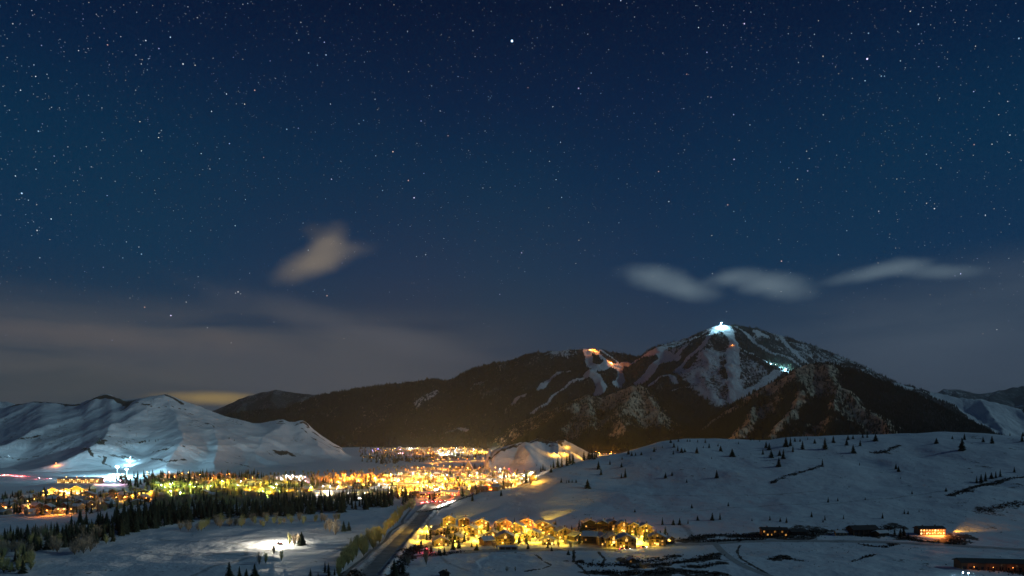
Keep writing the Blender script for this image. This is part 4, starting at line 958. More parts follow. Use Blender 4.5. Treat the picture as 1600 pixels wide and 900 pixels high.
def lamp(p, key, power, h, label, group, size=1., name='street_lamp'):
    e = empty(name, (p[0], p[1], p[2]), random.uniform(-.6, .6)); a, b, c = lamp_meshes(h, key, size)
    mk('pole', a, parent=e); mk('lantern', b, parent=e); mk('lamp_cap', c, parent=e)
    point((0, -1.1, round(h)-.9*size), key, power, e); tagit(e, label, 'street lamp', group); NL[0] += 1; return e

# condominium lamps, each where the photograph has a flare
CL = [(653, 846, 'amber', 6), (667, 830, 'amber', 8), (674, 830, 'amber', 8), (685, 851, 'amber', 8), (692, 843, 'orange', 5), (724, 839, 'amber', 6), (741, 835, 'amber', 7), (745, 845, 'amber', 8), (754, 823, 'orange', 6), (750, 830, 'amber', 6),
      (789, 845, 'amber', 9), (800, 845, 'amber', 9), (795, 838, 'amber', 6), (806, 830, 'orange', 7), (808, 843, 'amber', 5), (821, 830, 'amber', 7), (829, 828, 'orange', 6), (823, 819, 'orange', 5), (844, 829, 'orange', 7), (837, 848, 'amber', 5),
      (855, 848, 'amber', 6), (858, 829, 'orange', 6), (862, 832, 'amber', 5), (926, 849, 'amber', 7), (963, 854, 'amber', 8), (996, 850, 'amber', 8), (1002, 846, 'amber', 8), (975, 821, 'orange', 6), (970, 826, 'orange', 6), (923, 828, 'red', 3),
      (1046, 851, 'yellow', 3), (1012, 838, 'yellow', 4), (900, 846, 'yellow', 4), (875, 846, 'yellow', 4), (940, 846, 'yellow', 4), (770, 850, 'yellow', 4), (712, 852, 'yellow', 4), (985, 856, 'yellow', 4), (880, 852, 'yellow', 3), (730, 822, 'yellow', 5), (700, 828, 'yellow', 4)]
for i, (a, b, key, pw) in enumerate(sorted(CL)):
    word = {'amber': 'glaring amber', 'orange': 'orange', 'red': 'small red', 'yellow': 'dim yellow'}[key]
    lamp(G.hit(a, b), 'gold' if key == 'amber' else key, pw*pw*330*(.3 if key == 'red' else 1), 5 if pw > 4 else 4, f'{word} lamp among the condominiums, {ordw(i+1)} from the highway', 'lamps among the condominiums', .85 if pw > 6 else .6, 'garden_lamp')
lamp(G.hit(668, 864), 'red', 1500, 4, 'small red lamp by the verge at the corner of the condominiums', None, .6)

# town lamps
def scatter_lamps(poly, n, seed, keys, pmin, pmax, label, group, h=8, size=.9, name='street_lamp'):
    r = random.Random(seed)
    for p in sample_poly(poly, n, seed, 9):
        k = r.choice(keys); lamp(p, k, r.uniform(pmin, pmax)*(p[1]/1500)**.6, h, label, group, size*r.choice((.8, 1, 1.2)), name)
scatter_lamps([(500, 764), (570, 764), (572, 779), (505, 779)], 14, 101, ['white', 'white', 'amber'], 20e3, 44e3, 'glaring white lamp over the block facing the golf course', 'white lamps of the block facing the golf course')
scatter_lamps([(600, 746), (700, 741), (815, 743), (812, 755), (765, 766), (700, 772), (640, 774), (590, 772)], 92, 102, ['amber', 'amber', 'amber', 'orange', 'yellow', 'white'], 55e3, 120e3, 'amber street lamp in the dense middle of the town', 'street lamps in the middle of town')
scatter_lamps([(770, 756), (838, 744), (838, 754), (780, 766)], 10, 103, ['white', 'amber'], 10e3, 18e3, 'glaring lamp where the town meets the snow hill', 'lamps where the town meets the snow hill')
scatter_lamps([(655, 774), (720, 772), (740, 768), (700, 783), (660, 786)], 12, 104, ['orange', 'red', 'amber'], 6e3, 14e3, 'orange lamp by the highway entering town', 'lamps where the highway enters town')
scatter_lamps([(500, 748), (610, 744), (620, 757), (505, 760)], 24, 105, ['orange', 'orange', 'orange', 'amber'], 55e3, 110e3, 'orange sodium lamp under trees of the back streets', 'sodium lamps of the back streets')
scatter_lamps([(232, 758), (330, 757), (440, 760), (500, 764), (500, 776), (360, 778), (232, 778)], 32, 106, ['yellow', 'green', 'green', 'yellow', 'amber'], 30e3, 60e3, 'yellow green lamp among trees of the resort streets', 'yellow green lamps of the resort streets', name='path_lamp')
scatter_lamps([(232, 744), (300, 742), (400, 748), (400, 757), (240, 756)], 18, 107, ['orange', 'orange', 'amber'], 10e3, 22e3, 'small orange lamp below the bare snow hill', 'orange lamps below the bare snow hill')
scatter_lamps([(0, 784), (110, 780), (220, 770), (232, 786), (150, 802), (0, 806)], 16, 108, ['orange', 'amber'], 1.2e3, 3.5e3, 'faint orange lamp in the quiet neighbourhood by the lodge', 'faint lamps near the lodge', 6, .8, 'path_lamp')
scatter_lamps([(630, 701), (775, 700), (770, 709), (690, 713), (635, 708)], 40, 109, ['amber', 'amber', 'orange', 'white'], 90e3, 200e3, 'amber lamp in the glowing band of the far town', 'street lamps of the far town', 10, 1.9)
scatter_lamps([(555, 703), (630, 700), (630, 712), (560, 710)], 12, 110, ['orange', 'amber', 'violet', 'pink'], 15e3, 30e3, 'scattered lamp at the dark end of the far town', 'lamps at the dark end of the far town', 10, 1.7)
for i, (a, b) in enumerate([(674, 712), (675, 718), (677, 724), (684, 722), (690, 718), (694, 715), (676, 731), (684, 732), (693, 733), (702, 734), (713, 735), (722, 735), (703, 721), (716, 721), (730, 721), (742, 720), (755, 720), (644, 736), (653, 736), (662, 735), (749, 736), (774, 736), (788, 737)]):
    lamp(G.hit(a, b), 'orange' if i % 3 else 'amber', 30e3, 10, f'orange lamp on the avenues between near and far town, {ordw(i+1)} along the chain', 'lamps of the avenues between the towns', 1.5, 'avenue_lamp')
for i, (a, b, k) in enumerate([(733, 734, 'amber'), (731, 738, 'amber')]): lamp(G.hit(a, b), k, 22e3, 12, ('tall amber lamp in front of the steep roofed church', 'second amber lamp standing by the steep roofed church')[i], None, 1.8)
for i, (a, b, k, pw, lb) in enumerate([(782, 737, 'blue', 9e3, 'turquoise lamp at the foot of the near pale knoll'), (795, 737, 'red', 7e3, 'red lamp beside the turquoise lamp below the knoll'), (764, 733, 'blue', 6e3, 'turquoise light washing the foot of the pale knoll'),
                                       (851, 731, 'orange', 7e3, 'orange lamp among the dark trees below the knolls'), (866, 712, 'amber', 26e3, 'amber lamp in the hollow of the pale knolls, lowest'), (873, 712, 'amber', 26e3, 'amber lamp in the hollow of the knolls, middle'),
                                       (882, 711, 'amber', 22e3, 'amber lamp in the hollow of the knolls, far side'), (886, 700, 'amber', 12e3, 'single amber lamp high on the last pale knoll')]):
    S2 = K if a > 860 else G; lamp(S2.hit(a, b), k, pw, 8, lb, None, 1.4)
for i, (a, b) in enumerate([(924, 706), (931, 709), (937, 705), (943, 708), (949, 706), (955, 709), (935, 711)]):
    lamp(G.hit(a, b), 'orange' if i % 2 else 'amber', 1.6e5, 12, f'orange lamp shining beyond the crest of the snow hill, {ordw(i+1)} in the cluster', 'lamps beyond the snow hill crest', 1.9)
for i, (x, y) in enumerate([(330, 2500), (480, 2620), (620, 2500), (560, 2760), (760, 2650)]):  # unseen lamps added behind the crest to throw warm light on the foothills
    lamp((x, y, float(G.z(x, y))), 'amber', 9e5, 12, f'added unseen amber lamp beyond the snow hill lighting the foothills, {ordw(i+1)} up the valley', 'added unseen lamps lighting the foothills', 1.9)
for i, (a, b) in enumerate([(448, 749), (453, 752), (458, 749), (464, 751), (470, 750), (476, 752), (440, 755), (455, 755)]):
    lamp(G.hit(a, b), 'pink' if i % 2 else 'white', 11e3, 9, f'pinkish white lamp over the far parking lot, {ordw(i+1)} of eight', 'lamps over the far parking lot', 1.2, 'parking_lot_lamp')
for i, (a, b, pw) in enumerate([(104, 750, 9e3), (120, 750, 9e3), (132, 749, 8e3), (147, 751, 9e3), (152, 757, 8e3), (143, 783, 7e3), (207, 781, 7e3), (196, 783, 5e3), (182, 784, 5e3), (74, 806, 6e3), (92, 804, 4e3), (100, 804, 3e3), (48, 796, 2e3), (227, 781, 6e3), (230, 741, 8e3), (264, 742, 9e3), (262, 751, 7e3)]):
    lamp(G.hit(a, b), 'orange' if i % 2 else 'amber', pw, 7, f'amber lamp around the resort lodge streets, {ordw(i+1)} in turn from the hotel', 'lamps of the lodge streets', 1., 'path_lamp')
for i, (a, b) in enumerate([(163, 757), (172, 757), (180, 758), (188, 757)]):
    lamp(G.hit(a, b), 'pink', 11e3, 8, f'pinkish white lamp on the lit snow below the ski base, {ordw(i+1)} in line', 'lamps on the lit snow below the ski base', 1.2)
print('street lamps', NL[0])

# ================================================================= buildings
def gable(w, d, h, rise):      # front gable faces -y
    return MB().prism([(-w/2, -1.5), (w/2, -1.5), (w/2, h), (0, h+rise), (-w/2, h)], -d/2, d/2)
def roof_mb(w, d, h, rise, over, th, lift=0.):
    o = over; k = rise/(w/2); xo = w/2+o; zo = h-o*k
    return MB().prism([(-xo, zo+lift), (0, h+rise+lift), (xo, zo+lift), (xo, zo+th+lift), (0, h+rise+th+lift), (-xo, zo+th+lift)], -d/2-o, d/2+o)
def window_me(w, h): return MB().box(-w/2-.12, w/2+.12, -.07, .02, -h/2-.12, -h/2).box(-w/2-.12, w/2+.12, -.07, .02, h/2, h/2+.12).box(-w/2-.12, -w/2, -.07, .02, -h/2, h/2).box(w/2, w/2+.12, -.07, .02, -h/2, h/2).box(-.03, .03, -.06, .0, -h/2, h/2).me('window', M['darkwood'])
def pane_me(w, h, mat): return MB().poly([(-w/2, -.02, -h/2), (w/2, -.02, -h/2), (w/2, -.02, h/2), (-w/2, -.02, h/2)]).me('pane', mat)
WF = {s: window_me(*s) for s in ((1.5, 1.5), (2.4, 2.0), (1.0, 1.3), (3.2, 2.2))}
PN = {(s, k): pane_me(s[0], s[1], M[k]) for s in WF for k in ('w_warm', 'w_dim', 'w_bright', 'w_white', 'glass')}
def add_window(e, x, y, z, rz, s, kind):
    f = mk('window', WF[s], (x, y, z), rz, 1., e); mk('pane', PN[(s, kind)], (0, 0, 0), 0, 1., f)
_bm = {}
def cached(key, fn):
    if key not in _bm: _bm[key] = fn()
    return _bm[key]
def balcony_mb(w, depth=1.6):
    b = MB().box(-w/2, w/2, -depth, 0, -.12, .12); b.box(-w/2, w/2, -depth, -depth+.1, .95, 1.05)
    n = int(w/.9)
    for i in range(n+1): x = -w/2+w*i/n; b.box(x-.05, x+.05, -depth+.02, -depth+.09, .1, .97)
    return b
def condo(px_, py_, w, floors, rz, wallm, lit, label, d=None, roofm='roof', seed=0):
    r = random.Random(int(px_*7+py_)); w *= 1.22; rz += math.pi/2 if (lit < .6 and w < 14 and r.random() < .35) else 0; x, y, z = G.hit(px_, py_); d = d or w*.95; fh = 2.8; h = floors*fh-.6; rise = w*.24
    e = empty('condominium', (x, y+d/2, z), rz)
    mk('wall', cached(('w', w, d, floors, wallm), lambda: gable(w, d, h, rise).me('wall', M[wallm])), parent=e)
    mk('stone_base', cached(('b', w, d), lambda: MB().box(-w/2-.12, w/2+.12, -d/2-.12, d/2+.12, -1.6, 1.15).me('stone_base', M['stone'])), parent=e)
    ro = mk('roof', cached(('r', w, d, floors), lambda: roof_mb(w, d, h, rise, 1.1, .22).me('roof', M['shingle'])), parent=e)
    mk('snow_layer', cached(('s', w, d, floors), lambda: roof_mb(w, d, h, rise, .95, .38, .225).me('snow_layer', M['roof'])), parent=ro)
    for i, fx in enumerate((-.3, .0, .3)):
        for f in range(floors):
            s = (2.4, 2.0) if i == 1 else (1.5, 1.5)
            k = 'w_bright' if r.random() < lit*.06 else 'w_warm' if r.random() < lit*.28 else 'w_dim' if r.random() < lit*.4 else 'glass'
            add_window(e, fx*w, -d/2-.01-(.12 if f == 0 else 0), f*fh+1.65, 0, s, k)
    if rise > 2.4: add_window(e, 0, -d/2-.01, h+rise*.35, 0, (1.0, 1.3), 'w_warm' if r.random() < lit else 'glass')
    for sx in (-1, 1):
        for f in range(1, floors):
            for q in (-.25, .25):
                add_window(e, sx*(w/2+.01), q*d, f*fh+1.5, sx*math.pi/2, (1.5, 1.5), 'w_warm' if r.random() < lit*.25 else 'w_dim' if r.random() < .2 else 'glass')
    for f in range(1, floors):
        bal = mk('balcony', cached(('bal', w), lambda: balcony_mb(w*.86).me('balcony', M['timber'])), (0, -d/2-.0, f*fh+.35), 0, 1., e)
    for sx in (-1, 1): mk('post', cached(('p', floors), lambda: MB().box(-.14, .14, -.14, .14, -1., h-.3).me('post', M['darkwood'])), (sx*w*.41, -d/2-1.45, 0), 0, 1., e)
    mk('door', cached('door', lambda: MB().box(-.5, .5, -.06, .04, 0, 2.1).me('door', M['darkwood'])), (w*.16, -d/2-.15, .02), 0, 1., e)
    mk('chimney', cached(('ch', floors), lambda: MB().box(-.5, .5, -.5, .5, h-.5, h+rise+1.3).box(-.62, .62, -.62, .62, h+rise+1.3, h+rise+1.5).me('chimney', M['stone'])), (w*.22, d*.15, 0), 0, 1., e)
    if lit > .35:      # added lamp brightening the facade, its light standing out in front
        mk('facade_fill_light', cached('pl', lambda: MB().tube((0, 0, -.2), (0, 0, .2), .2, .28, 6).me('facade_fill_light', M['l_amber'])), (-w*.16, -d/2-1.9, 2.6), 0, 1., e)
        point((-w*.16, -d/2-4.6, 3.4), 'yellow', 2000*lit, e, .5)
    tagit(e, label, 'condominium', 'condominiums below the snow hill'); return e
CONDOS = [  # px, py base, width m, floors, turn, wall, how lit, label
    (687, 854, 11, 2, .25, 'stucco', .9, 'brightly lit ochre condominium nearest the highway, in the front row'),
    (713, 848, 10, 2, -.3, 'pale', .3, 'grey gabled condominium beside the brightest one, front row'),
    (684, 836, 10, 2, .6, 'pale', .2, 'dull grey roofed condominium behind the one nearest the highway'),
    (706, 834, 10, 2, .2, 'pale', .2, 'pale snow roofed condominium in the second row near the highway'),
    (701, 822, 11, 3, .1, 'stucco', .9, 'gold lit condominium with lit balconies at the back, highway end'),
    (724, 824, 9, 3, .2, 'timber', .4, 'brown condominium next to the gold lit one in the back row'),
    (735, 838, 10, 3, -.2, 'stucco', .7, 'ochre condominium in the second row behind the front lawn lamps'),
    (752, 828, 11, 3, .1, 'timber', 1., 'glaring condominium in the back row with orange facade'),
    (760, 853, 9, 2, .5, 'timber', .5, 'small brown condominium at the front beside the gabled one'),
    (770, 848, 10, 3, 0., 'stucco', .6, 'tall gabled ochre condominium with dark windows, front row'),
    (789, 852, 13, 3, .05, 'stucco', .9, 'wide lemon lit gable condominium behind two glaring lamps'),
    (787, 829, 10, 3, .3, 'timber', .7, 'brown condominium in the back row behind the wide gable'),
    (808, 834, 10, 3, -.2, 'timber', .9, 'orange lit condominium just behind the low pale shed'),
    (822, 826, 10, 3, .1, 'timber', .9, 'orange faced condominium uphill of the low pale shed'),
    (818, 846, 9, 2, .3, 'stucco', .7, 'low condominium beside the wide gable on its east side'),
    (834, 841, 10, 2, -.2, 'pale', .6, 'condominium with a pale lit lower storey facing the street'),
    (846, 831, 10, 3, .2, 'timber', .9, 'orange lit condominium in the back row, second from the mound'),
    (862, 838, 10, 3, -.1, 'timber', .8, 'orange lit condominium under the glowing snow mound'),
    (880, 843, 11, 3, .3, 'stucco', .4, 'dim ochre condominium east of the orange lit ones'),
    (857, 852, 9, 2, 0., 'pale', .5, 'low front row condominium with a lamp at its corner'),
    (902, 846, 10, 2, .5, 'darkwood', .2, 'unlit dark condominium with a big snow roof'),
    (924, 851, 11, 3, -.3, 'darkwood', .3, 'condominium with tilted snow roof behind the street lamp'),
    (921, 829, 11, 3, .1, 'darkwood', .15, 'dark timber condominium first in the upper terrace'),
    (942, 830, 10, 3, -.1, 'darkwood', .15, 'dark timber condominium second in the upper terrace'),
    (957, 829, 10, 3, .2, 'timber', .3, 'brown condominium third in the upper terrace'),
    (975, 832, 11, 3, 0., 'timber', 1., 'red glowing condominium in the upper terrace'),
    (993, 834, 10, 3, -.2, 'stucco', .5, 'ochre condominium east of the red glowing one'),
    (1009, 836, 10, 3, .1, 'stucco', .3, 'end condominium of the upper terrace, dull olive'),
    (944, 853, 10, 3, .3, 'stucco', .6, 'yellow lit condominium on the street beside the tallest one'),
    (958, 855, 11, 3, .1, 'stucco', .7, 'yellow lit condominium with snowy balconies on the street'),
    (979, 857, 14, 3, 0., 'stucco', .6, 'largest yellow condominium with two long balconies and gable'),
    (1029, 853, 12, 3, -.15, 'stucco', .6, 'detached yellow condominium at the east end, dark gable windows'),
    (1044, 851, 8, 2, .6, 'darkwood', .1, 'small dark annex beside the detached yellow condominium')]
for c in CONDOS: condo(*c[:7], c[7])
# low shed and fences at the street
x, y, z = G.hit(794, 859); e = empty('storage_shed', (x, y+3, z), .02); mk('wall', MB().box(-8, 8, -3, 3, -.5, 2.6).me('wall', M['pale']), parent=e); mk('roof', MB().prism([(-8.6, 2.6), (8.6, 2.6), (8.6, 3.1), (-8.6, 3.1)], -3.5, 3.5).me('roof', M['roof']), parent=e)
for k in range(3): mk('garage_door', cached('gd', lambda: MB().box(-1.9, 1.9, -.05, .03, 0, 2.1).me('garage_door', M['timber'])), (-5+5*k, -3.02, 0), 0, 1., e)
tagit(e, 'low pale garage with three doors on the condominium street', 'garage')

def simple_house(name, px_, py_, w, d, h, rise, rz, wallm, wins, label, cat='house', roofm='roof', chim=True, group=None, sheet=G, over=.8):
    x, y, z = sheet.hit(px_, py_); e = empty(name, (x, y+d/2, z), rz)
    mk('wall', gable(w, d, h, rise).me('wall', M[wallm]), parent=e); mk('roof', roof_mb(w, d, h, rise, over, .45).me('roof', M[roofm]), parent=e)
    for (wx, wz, s, k) in wins: add_window(e, wx, -d/2-.01, wz, 0, s, k)
    if chim: mk('chimney', MB().box(-.5, .5, -.5, .5, h*.6, h+rise+1.2).me('chimney', M['stone']), (w*.25, d*.2, 0), 0, 1., e)
    tagit(e, label, cat, group); return e
# long houses: ridge parallel to the street
def long_house(name, px_, py_, w, d, h, rise, rz, wallm, roofm, n, kinds, label, cat='house', group=None, sheet=G, storeys=1, ws=(1.5, 1.5), panel=0, chim=2):
    x, y, z = sheet.hit(px_, py_); e = empty(name, (x, y+d/2, z), rz)
    mk('wall', MB().prism([(-d/2, -1.5), (d/2, -1.5), (d/2, h), (0, h+rise), (-d/2, h)], -w/2, w/2).me('wall', M[wallm]), (0, 0, 0), math.pi/2, 1., e)
    mk('roof', roof_mb(d, w, h, rise, 1., .45).me('roof', M[roofm]), (0, 0, 0), math.pi/2, 1., e)
    for f in range(storeys):
        for i in range(n):
            add_window(e, -w/2+w*(i+.5)/n, -d/2-.01, 1.6+3*f, 0, ws, kinds[(i*7+f*3+i*i) % len(kinds)])
    for k in range(panel): mk('pilaster', cached(('pil', round(h, 1), wallm), lambda: MB().box(-.3, .3, -.35, .0, -1., h-.1).me('pilaster', M['timber'])), (-w/2+w*k/(panel-1 or 1), -d/2+.002, 0), 0, 1., e)
    for k in range(chim): mk('chimney', cached(('chl', round(h)), lambda: MB().box(-.5, .5, -.5, .5, h*.6, h+rise+1.2).me('chimney', M['stone'])), (w*(-.25+.5*k), d*.12, 0), 0, 1., e)
    tagit(e, label, cat, group); return e
gl = 'glass'
long_house('ranch_house', 1212, 838, 24, 11, 6.2, 1.8, -.12, 'timber', 'shingle', 7, [gl, gl, gl, 'w_dim', gl], 'long unlit brown house at the foot of the hill, nearest the condominiums', storeys=2, panel=7)
long_house('ranch_house', 1248, 836, 16, 9, 3.4, 1.6, .1, 'darkwood', 'shingle', 4, [gl], 'low dark annex beside the long unlit brown house')
long_house('ranch_house', 1352, 836, 27, 12, 5.6, 3.0, .15, 'darkwood', 'shingle', 6, [gl], 'dark unlit house with steep shingle roof halfway to the lit cabin', storeys=1, panel=6)
long_house('ranch_house', 1316, 837, 10, 7, 3.2, 1.3, -.1, 'stucco', 'roof', 3, [gl], 'small tan outbuilding beside the dark steep roofed house')
long_house('ranch_house', 1380, 838, 12, 8, 3.6, 1.6, .3, 'darkwood', 'roof', 3, [gl], 'low snow roofed wing east of the dark steep roofed house')
long_house('lit_cabin', 1457, 836, 25, 10, 6.0, 2.0, .02, 'timber', 'shingle', 9, ['w_bright', 'w_dim', 'w_warm', 'w_bright', 'glass', 'w_warm'], 'two storey log cabin blazing with orange light on the far side of the snow field', 'cabin', storeys=2, ws=(1.5, 1.5), panel=10)
cx, cy, cz = G.hit(1457, 836)
for i, (dx_, zz, pw) in enumerate([(-6, 3, 900), (0, 3.2, 1600), (5, 3.5, 2600), (9, 3, 2600)]):
    e = empty('porch_lamp', (cx+dx_, cy-2.2, cz), 0); a, b, c = lamp_meshes(3, 'orange', .5); mk('pole', a, parent=e); mk('lantern', b, parent=e); mk('lamp_cap', c, parent=e); point((0, -1.1, 2.2), 'orange', pw*1.3, e)
    tagit(e, f'orange porch lamp in front of the blazing cabin, {ordw(i+1)} from the condominium side', 'lamp', 'porch lamps of the blazing cabin')
tx = G.hit(1540, 822); sp0 = G.hit(1482, 832)
spot((sp0[0], sp0[1]-3, sp0[2]+3.5), (tx[0], tx[1], tx[2]+1), 'amber', 60000, 50)
# long brown row building by the bottom edge
long_house('stable_building', 1562, 892, 50, 12, 5.6, 2.0, -.14, 'timber', 'shingle', 12, [gl, 'w_dim', gl], 'long low brown stable with many posts near the dark verge', 'stable', storeys=1, panel=14, ws=(2.4, 2.0), chim=0)
cx2, cy2, cz2 = G.hit(1562, 892)
for i in range(4):  # lamps added to brighten the dark front wall of the stable
    e = empty('porch_lamp', (cx2-19+13*i, cy2-1.8-(-19+13*i)*.14, cz2), 0); a, b, c = lamp_meshes(3, 'orange', .3); mk('pole', a, parent=e); mk('lantern', b, parent=e); mk('lamp_cap', c, parent=e); point((0, -1.6, 3.), 'orange', 45, e)
    tagit(e, f'added dim orange lamp brightening the long brown stable, {ordw(i+1)} of four', 'lamp', 'added lamps along the stable')
simple_house('small_shed', 987, 880, 6, 5, 2.8, 1.4, .2, 'timber', [(-1.2, 1.5, (1.0, 1.3), 'w_dim')], 'small reddish hut among the dark scrub', 'shed')
simple_house('small_shed', 694, 902, 6, 5, 2.6, 1.3, .3, 'darkwood', [(0, 1.5, (1.0, 1.3), gl)], 'small blue grey hut on the snow below the pond', 'shed', 'shingle')
lamp(G.hit(1503, 903), 'blue', 700, 4, 'small cold white lamp at the bottom edge before the stable', None, .6)
lamp(G.hit(1513, 904), 'blue', 500, 4, 'second cold white lamp at the bottom edge before the stable', None, .6)

# resort lodge with three gables
x, y, z = G.hit(105, 772); e = empty('resort_lodge', (x, y+14, z), .05)
mk('wall', MB().box(-33, 33, -12, 12, -1, 8).me('wall', M['stucco']), parent=e)
mk('roof', MB().prism([(-13.5, 7.8), (13.5, 7.8), (0, 14)], -34, 34).me('roof', M['roof']), (0, 0, 0), math.pi/2, 1., e)
for gx_, gw, gh in ((-22, 15, 7), (0, 13, 6.5), (17, 20, 9)):
    gb = mk('gable_wing', gable(gw, 8, gh, gw*.28).me('gable_wing', M['stucco']), (gx_, -13.5, 0), 0, 1., e); mk('wing_roof', roof_mb(gw, 8, gh, gw*.28, 1.2, .5).me('wing_roof', M['roof']), (0, 0, 0), 0, 1., gb)
for i in range(22):
    for f in range(2): add_window(e, -31.5+3*i, (-17.6 if any(abs(-31.5+3*i-g[0]) < g[1]/2-1 for g in ((-22, 15), (0, 13), (17, 20))) else -12.02), 2.0+3.2*f, 0, (2.4, 2.0), random.choice(['w_bright', 'w_warm', 'w_white']))
tagit(e, 'broad resort lodge with three gables glowing amber', 'lodge')
for i in range(8):
    lamp((x-34+i*9.5, y-9, z), 'amber', 9000, 6, f'amber lamp along the front of the glowing resort lodge, {ordw(i+1)} from the fir side', 'lamps in front of the resort lodge', .8, 'lodge_lamp')
# hotels and larger blocks
K3 = ['w_bright', 'w_warm', 'w_dim', 'w_warm']
for (a, b, w_, d_, st, rz, wm, kinds, lb, cat) in [
        (112, 755, 60, 16, 3, .05, 'stucco', K3, 'long three storey hotel behind the glowing lodge', 'hotel'), (140, 755, 44, 15, 3, -.1, 'stucco', K3, 'second hotel wing nearest the ski base', 'hotel'),
        (180, 747, 34, 16, 2, 0, 'timber', ['w_white', 'w_bright'], 'day lodge below the cold ski floodlight', 'lodge'), (452, 749, 60, 20, 2, .1, 'pale', ['w_white', 'w_white', gl], 'long white fronted store behind the far parking lot', 'store'),
        (505, 775, 34, 16, 2, .1, 'pale', ['w_white', 'w_bright'], 'bright block at the end of the busy street facing the golf course', 'block'), (530, 775, 42, 16, 2, -.05, 'pale', ['w_white', 'w_bright', gl], 'widest bright block facing the golf course', 'block'),
        (558, 774, 36, 16, 2, .1, 'pale', ['w_white', 'w_bright'], 'bright block facing the golf course beside dark conifers', 'block'), (600, 768, 40, 16, 2, 0, 'stucco', K3, 'amber lit block behind the tallest dark conifers', 'block'),
        (640, 765, 40, 16, 3, .1, 'stucco', K3, 'amber lit block near the highway entrance', 'block'), (690, 762, 46, 18, 2, 0, 'stucco', K3, 'amber block in the middle of town with a long roof', 'block'),
        (740, 758, 46, 18, 3, .06, 'stucco', K3, 'tall amber block toward the snow hill', 'block'), (790, 755, 50, 18, 2, -.04, 'pale', ['w_white', 'w_bright', 'w_bright'], 'white lit store where the town meets the snow hill', 'store'),
        (815, 749, 40, 18, 2, .06, 'pale', ['w_white', 'w_bright'], 'last white lit store against the snow hill', 'store'), (672, 777, 34, 14, 2, .1, 'timber', ['w_warm', gl], 'brown block beside the red car lights', 'block'),
        (705, 775, 34, 14, 2, -.1, 'stucco', K3, 'amber block on the highway bend', 'block'), (640, 751, 60, 18, 2, 0, 'stucco', K3, 'long block under orange lamps at the far side of town', 'block')]:
    long_house('town_block', a, b, w_, d_, st*3+.4, 2.4, rz, wm, 'roof', int(w_/4), kinds, lb, cat, storeys=st, ws=(2.4, 2.0))
# steep roofed church
simple_house('church', 732, 737, 22, 26, 8, 22, 0, 'stucco', [(0, 6, (3.2, 2.2), 'w_bright'), (-5, 5, (3.2, 2.2), 'w_warm'), (5, 5, (3.2, 2.2), 'w_warm')], 'steep roofed church floodlit amber beyond the main town', 'church', chim=False)

# ordinary houses of the towns
HV = []
for k in range(5):
    w_, d_, h_, rs = [(11, 9, 4.2, 2.6), (13, 10, 5.8, 3.0), (9, 9, 4., 2.8), (16, 10, 5.2, 2.6), (12, 12, 6.4, 3.4)][k]
    HV.append((w_, d_, gable(w_, d_, h_, rs).me('wall', M[('stucco', 'timber', 'pale', 'stucco', 'timber')[k]]), roof_mb(w_, d_, h_, rs, .8, .5).me('roof', M['roof'])))
WL = [M_.copy() for M_ in (MB().box(-.8, .8, -.06, .05, -.8, .8).me('window', M['w_warm']), MB().box(-1.2, 1.2, -.06, .05, -1., 1.).me('window', M['w_bright']), MB().box(-.8, .8, -.06, .05, -.8, .8).me('window', M['w_dim']), MB().box(-.8, .8, -.06, .05, -.8, .8).me('window', M['glass']))]
def houses(poly, n, seed, label, group, mind, wts, big=1.):
    r = random.Random(seed)
    for p in sample_poly(poly, n, seed, mind):
        k = r.randrange(5); w_, d_, wm, rm = HV[k]
        e = empty('town_house', p, r.choice((0, .5, -.4, 1.57, 1.2, -1.2, .2)), big)
        mk('wall', wm, parent=e); mk('roof', rm, parent=e)
        for wx, wy, wz, rr in ((-w_*.27, -d_/2-.02, 2., 0), (w_*.22, -d_/2-.02, 2., 0), (w_/2+.02, 0, 2., math.pi/2), (-w_/2-.02, 0, 2., -math.pi/2)):
            mk('window', r.choices(WL, wts)[0], (wx, wy, wz), rr, 1., e)
        tagit(e, HN[k]+' '+label.replace('small ', '', 1), 'house', group)
HN = ('small ochre', 'brown', 'little pale', 'wide ochre', 'square brown')
houses([(600, 745), (700, 742), (838, 745), (770, 768), (700, 776), (590, 774)], 62, 201, 'small house under amber lamps in the middle of town', 'houses in the middle of town', 17, (3, .4, 2, 2))
houses([(430, 758), (600, 748), (600, 772), (440, 772)], 34, 202, 'small house in the orange lit back streets', 'houses of the back streets', 17, (3, .3, 2, 3))
houses([(232, 744), (400, 744), (430, 758), (440, 776), (232, 782)], 52, 203, 'small house between trees on the resort streets', 'houses of the resort streets', 18, (3, 1, 2, 2))
houses([(0, 782), (110, 776), (230, 770), (232, 788), (150, 802), (0, 806)], 38, 204, 'dim house in the quiet lodge neighbourhood', 'houses of the quiet neighbourhood', 17, (2, 1, 3, 3))
houses([(560, 702), (775, 699), (770, 713), (690, 722), (570, 716)], 70, 205, 'small house in the glowing far town', 'houses of the far town', 26, (3, .6, 1, 1), 1.5)

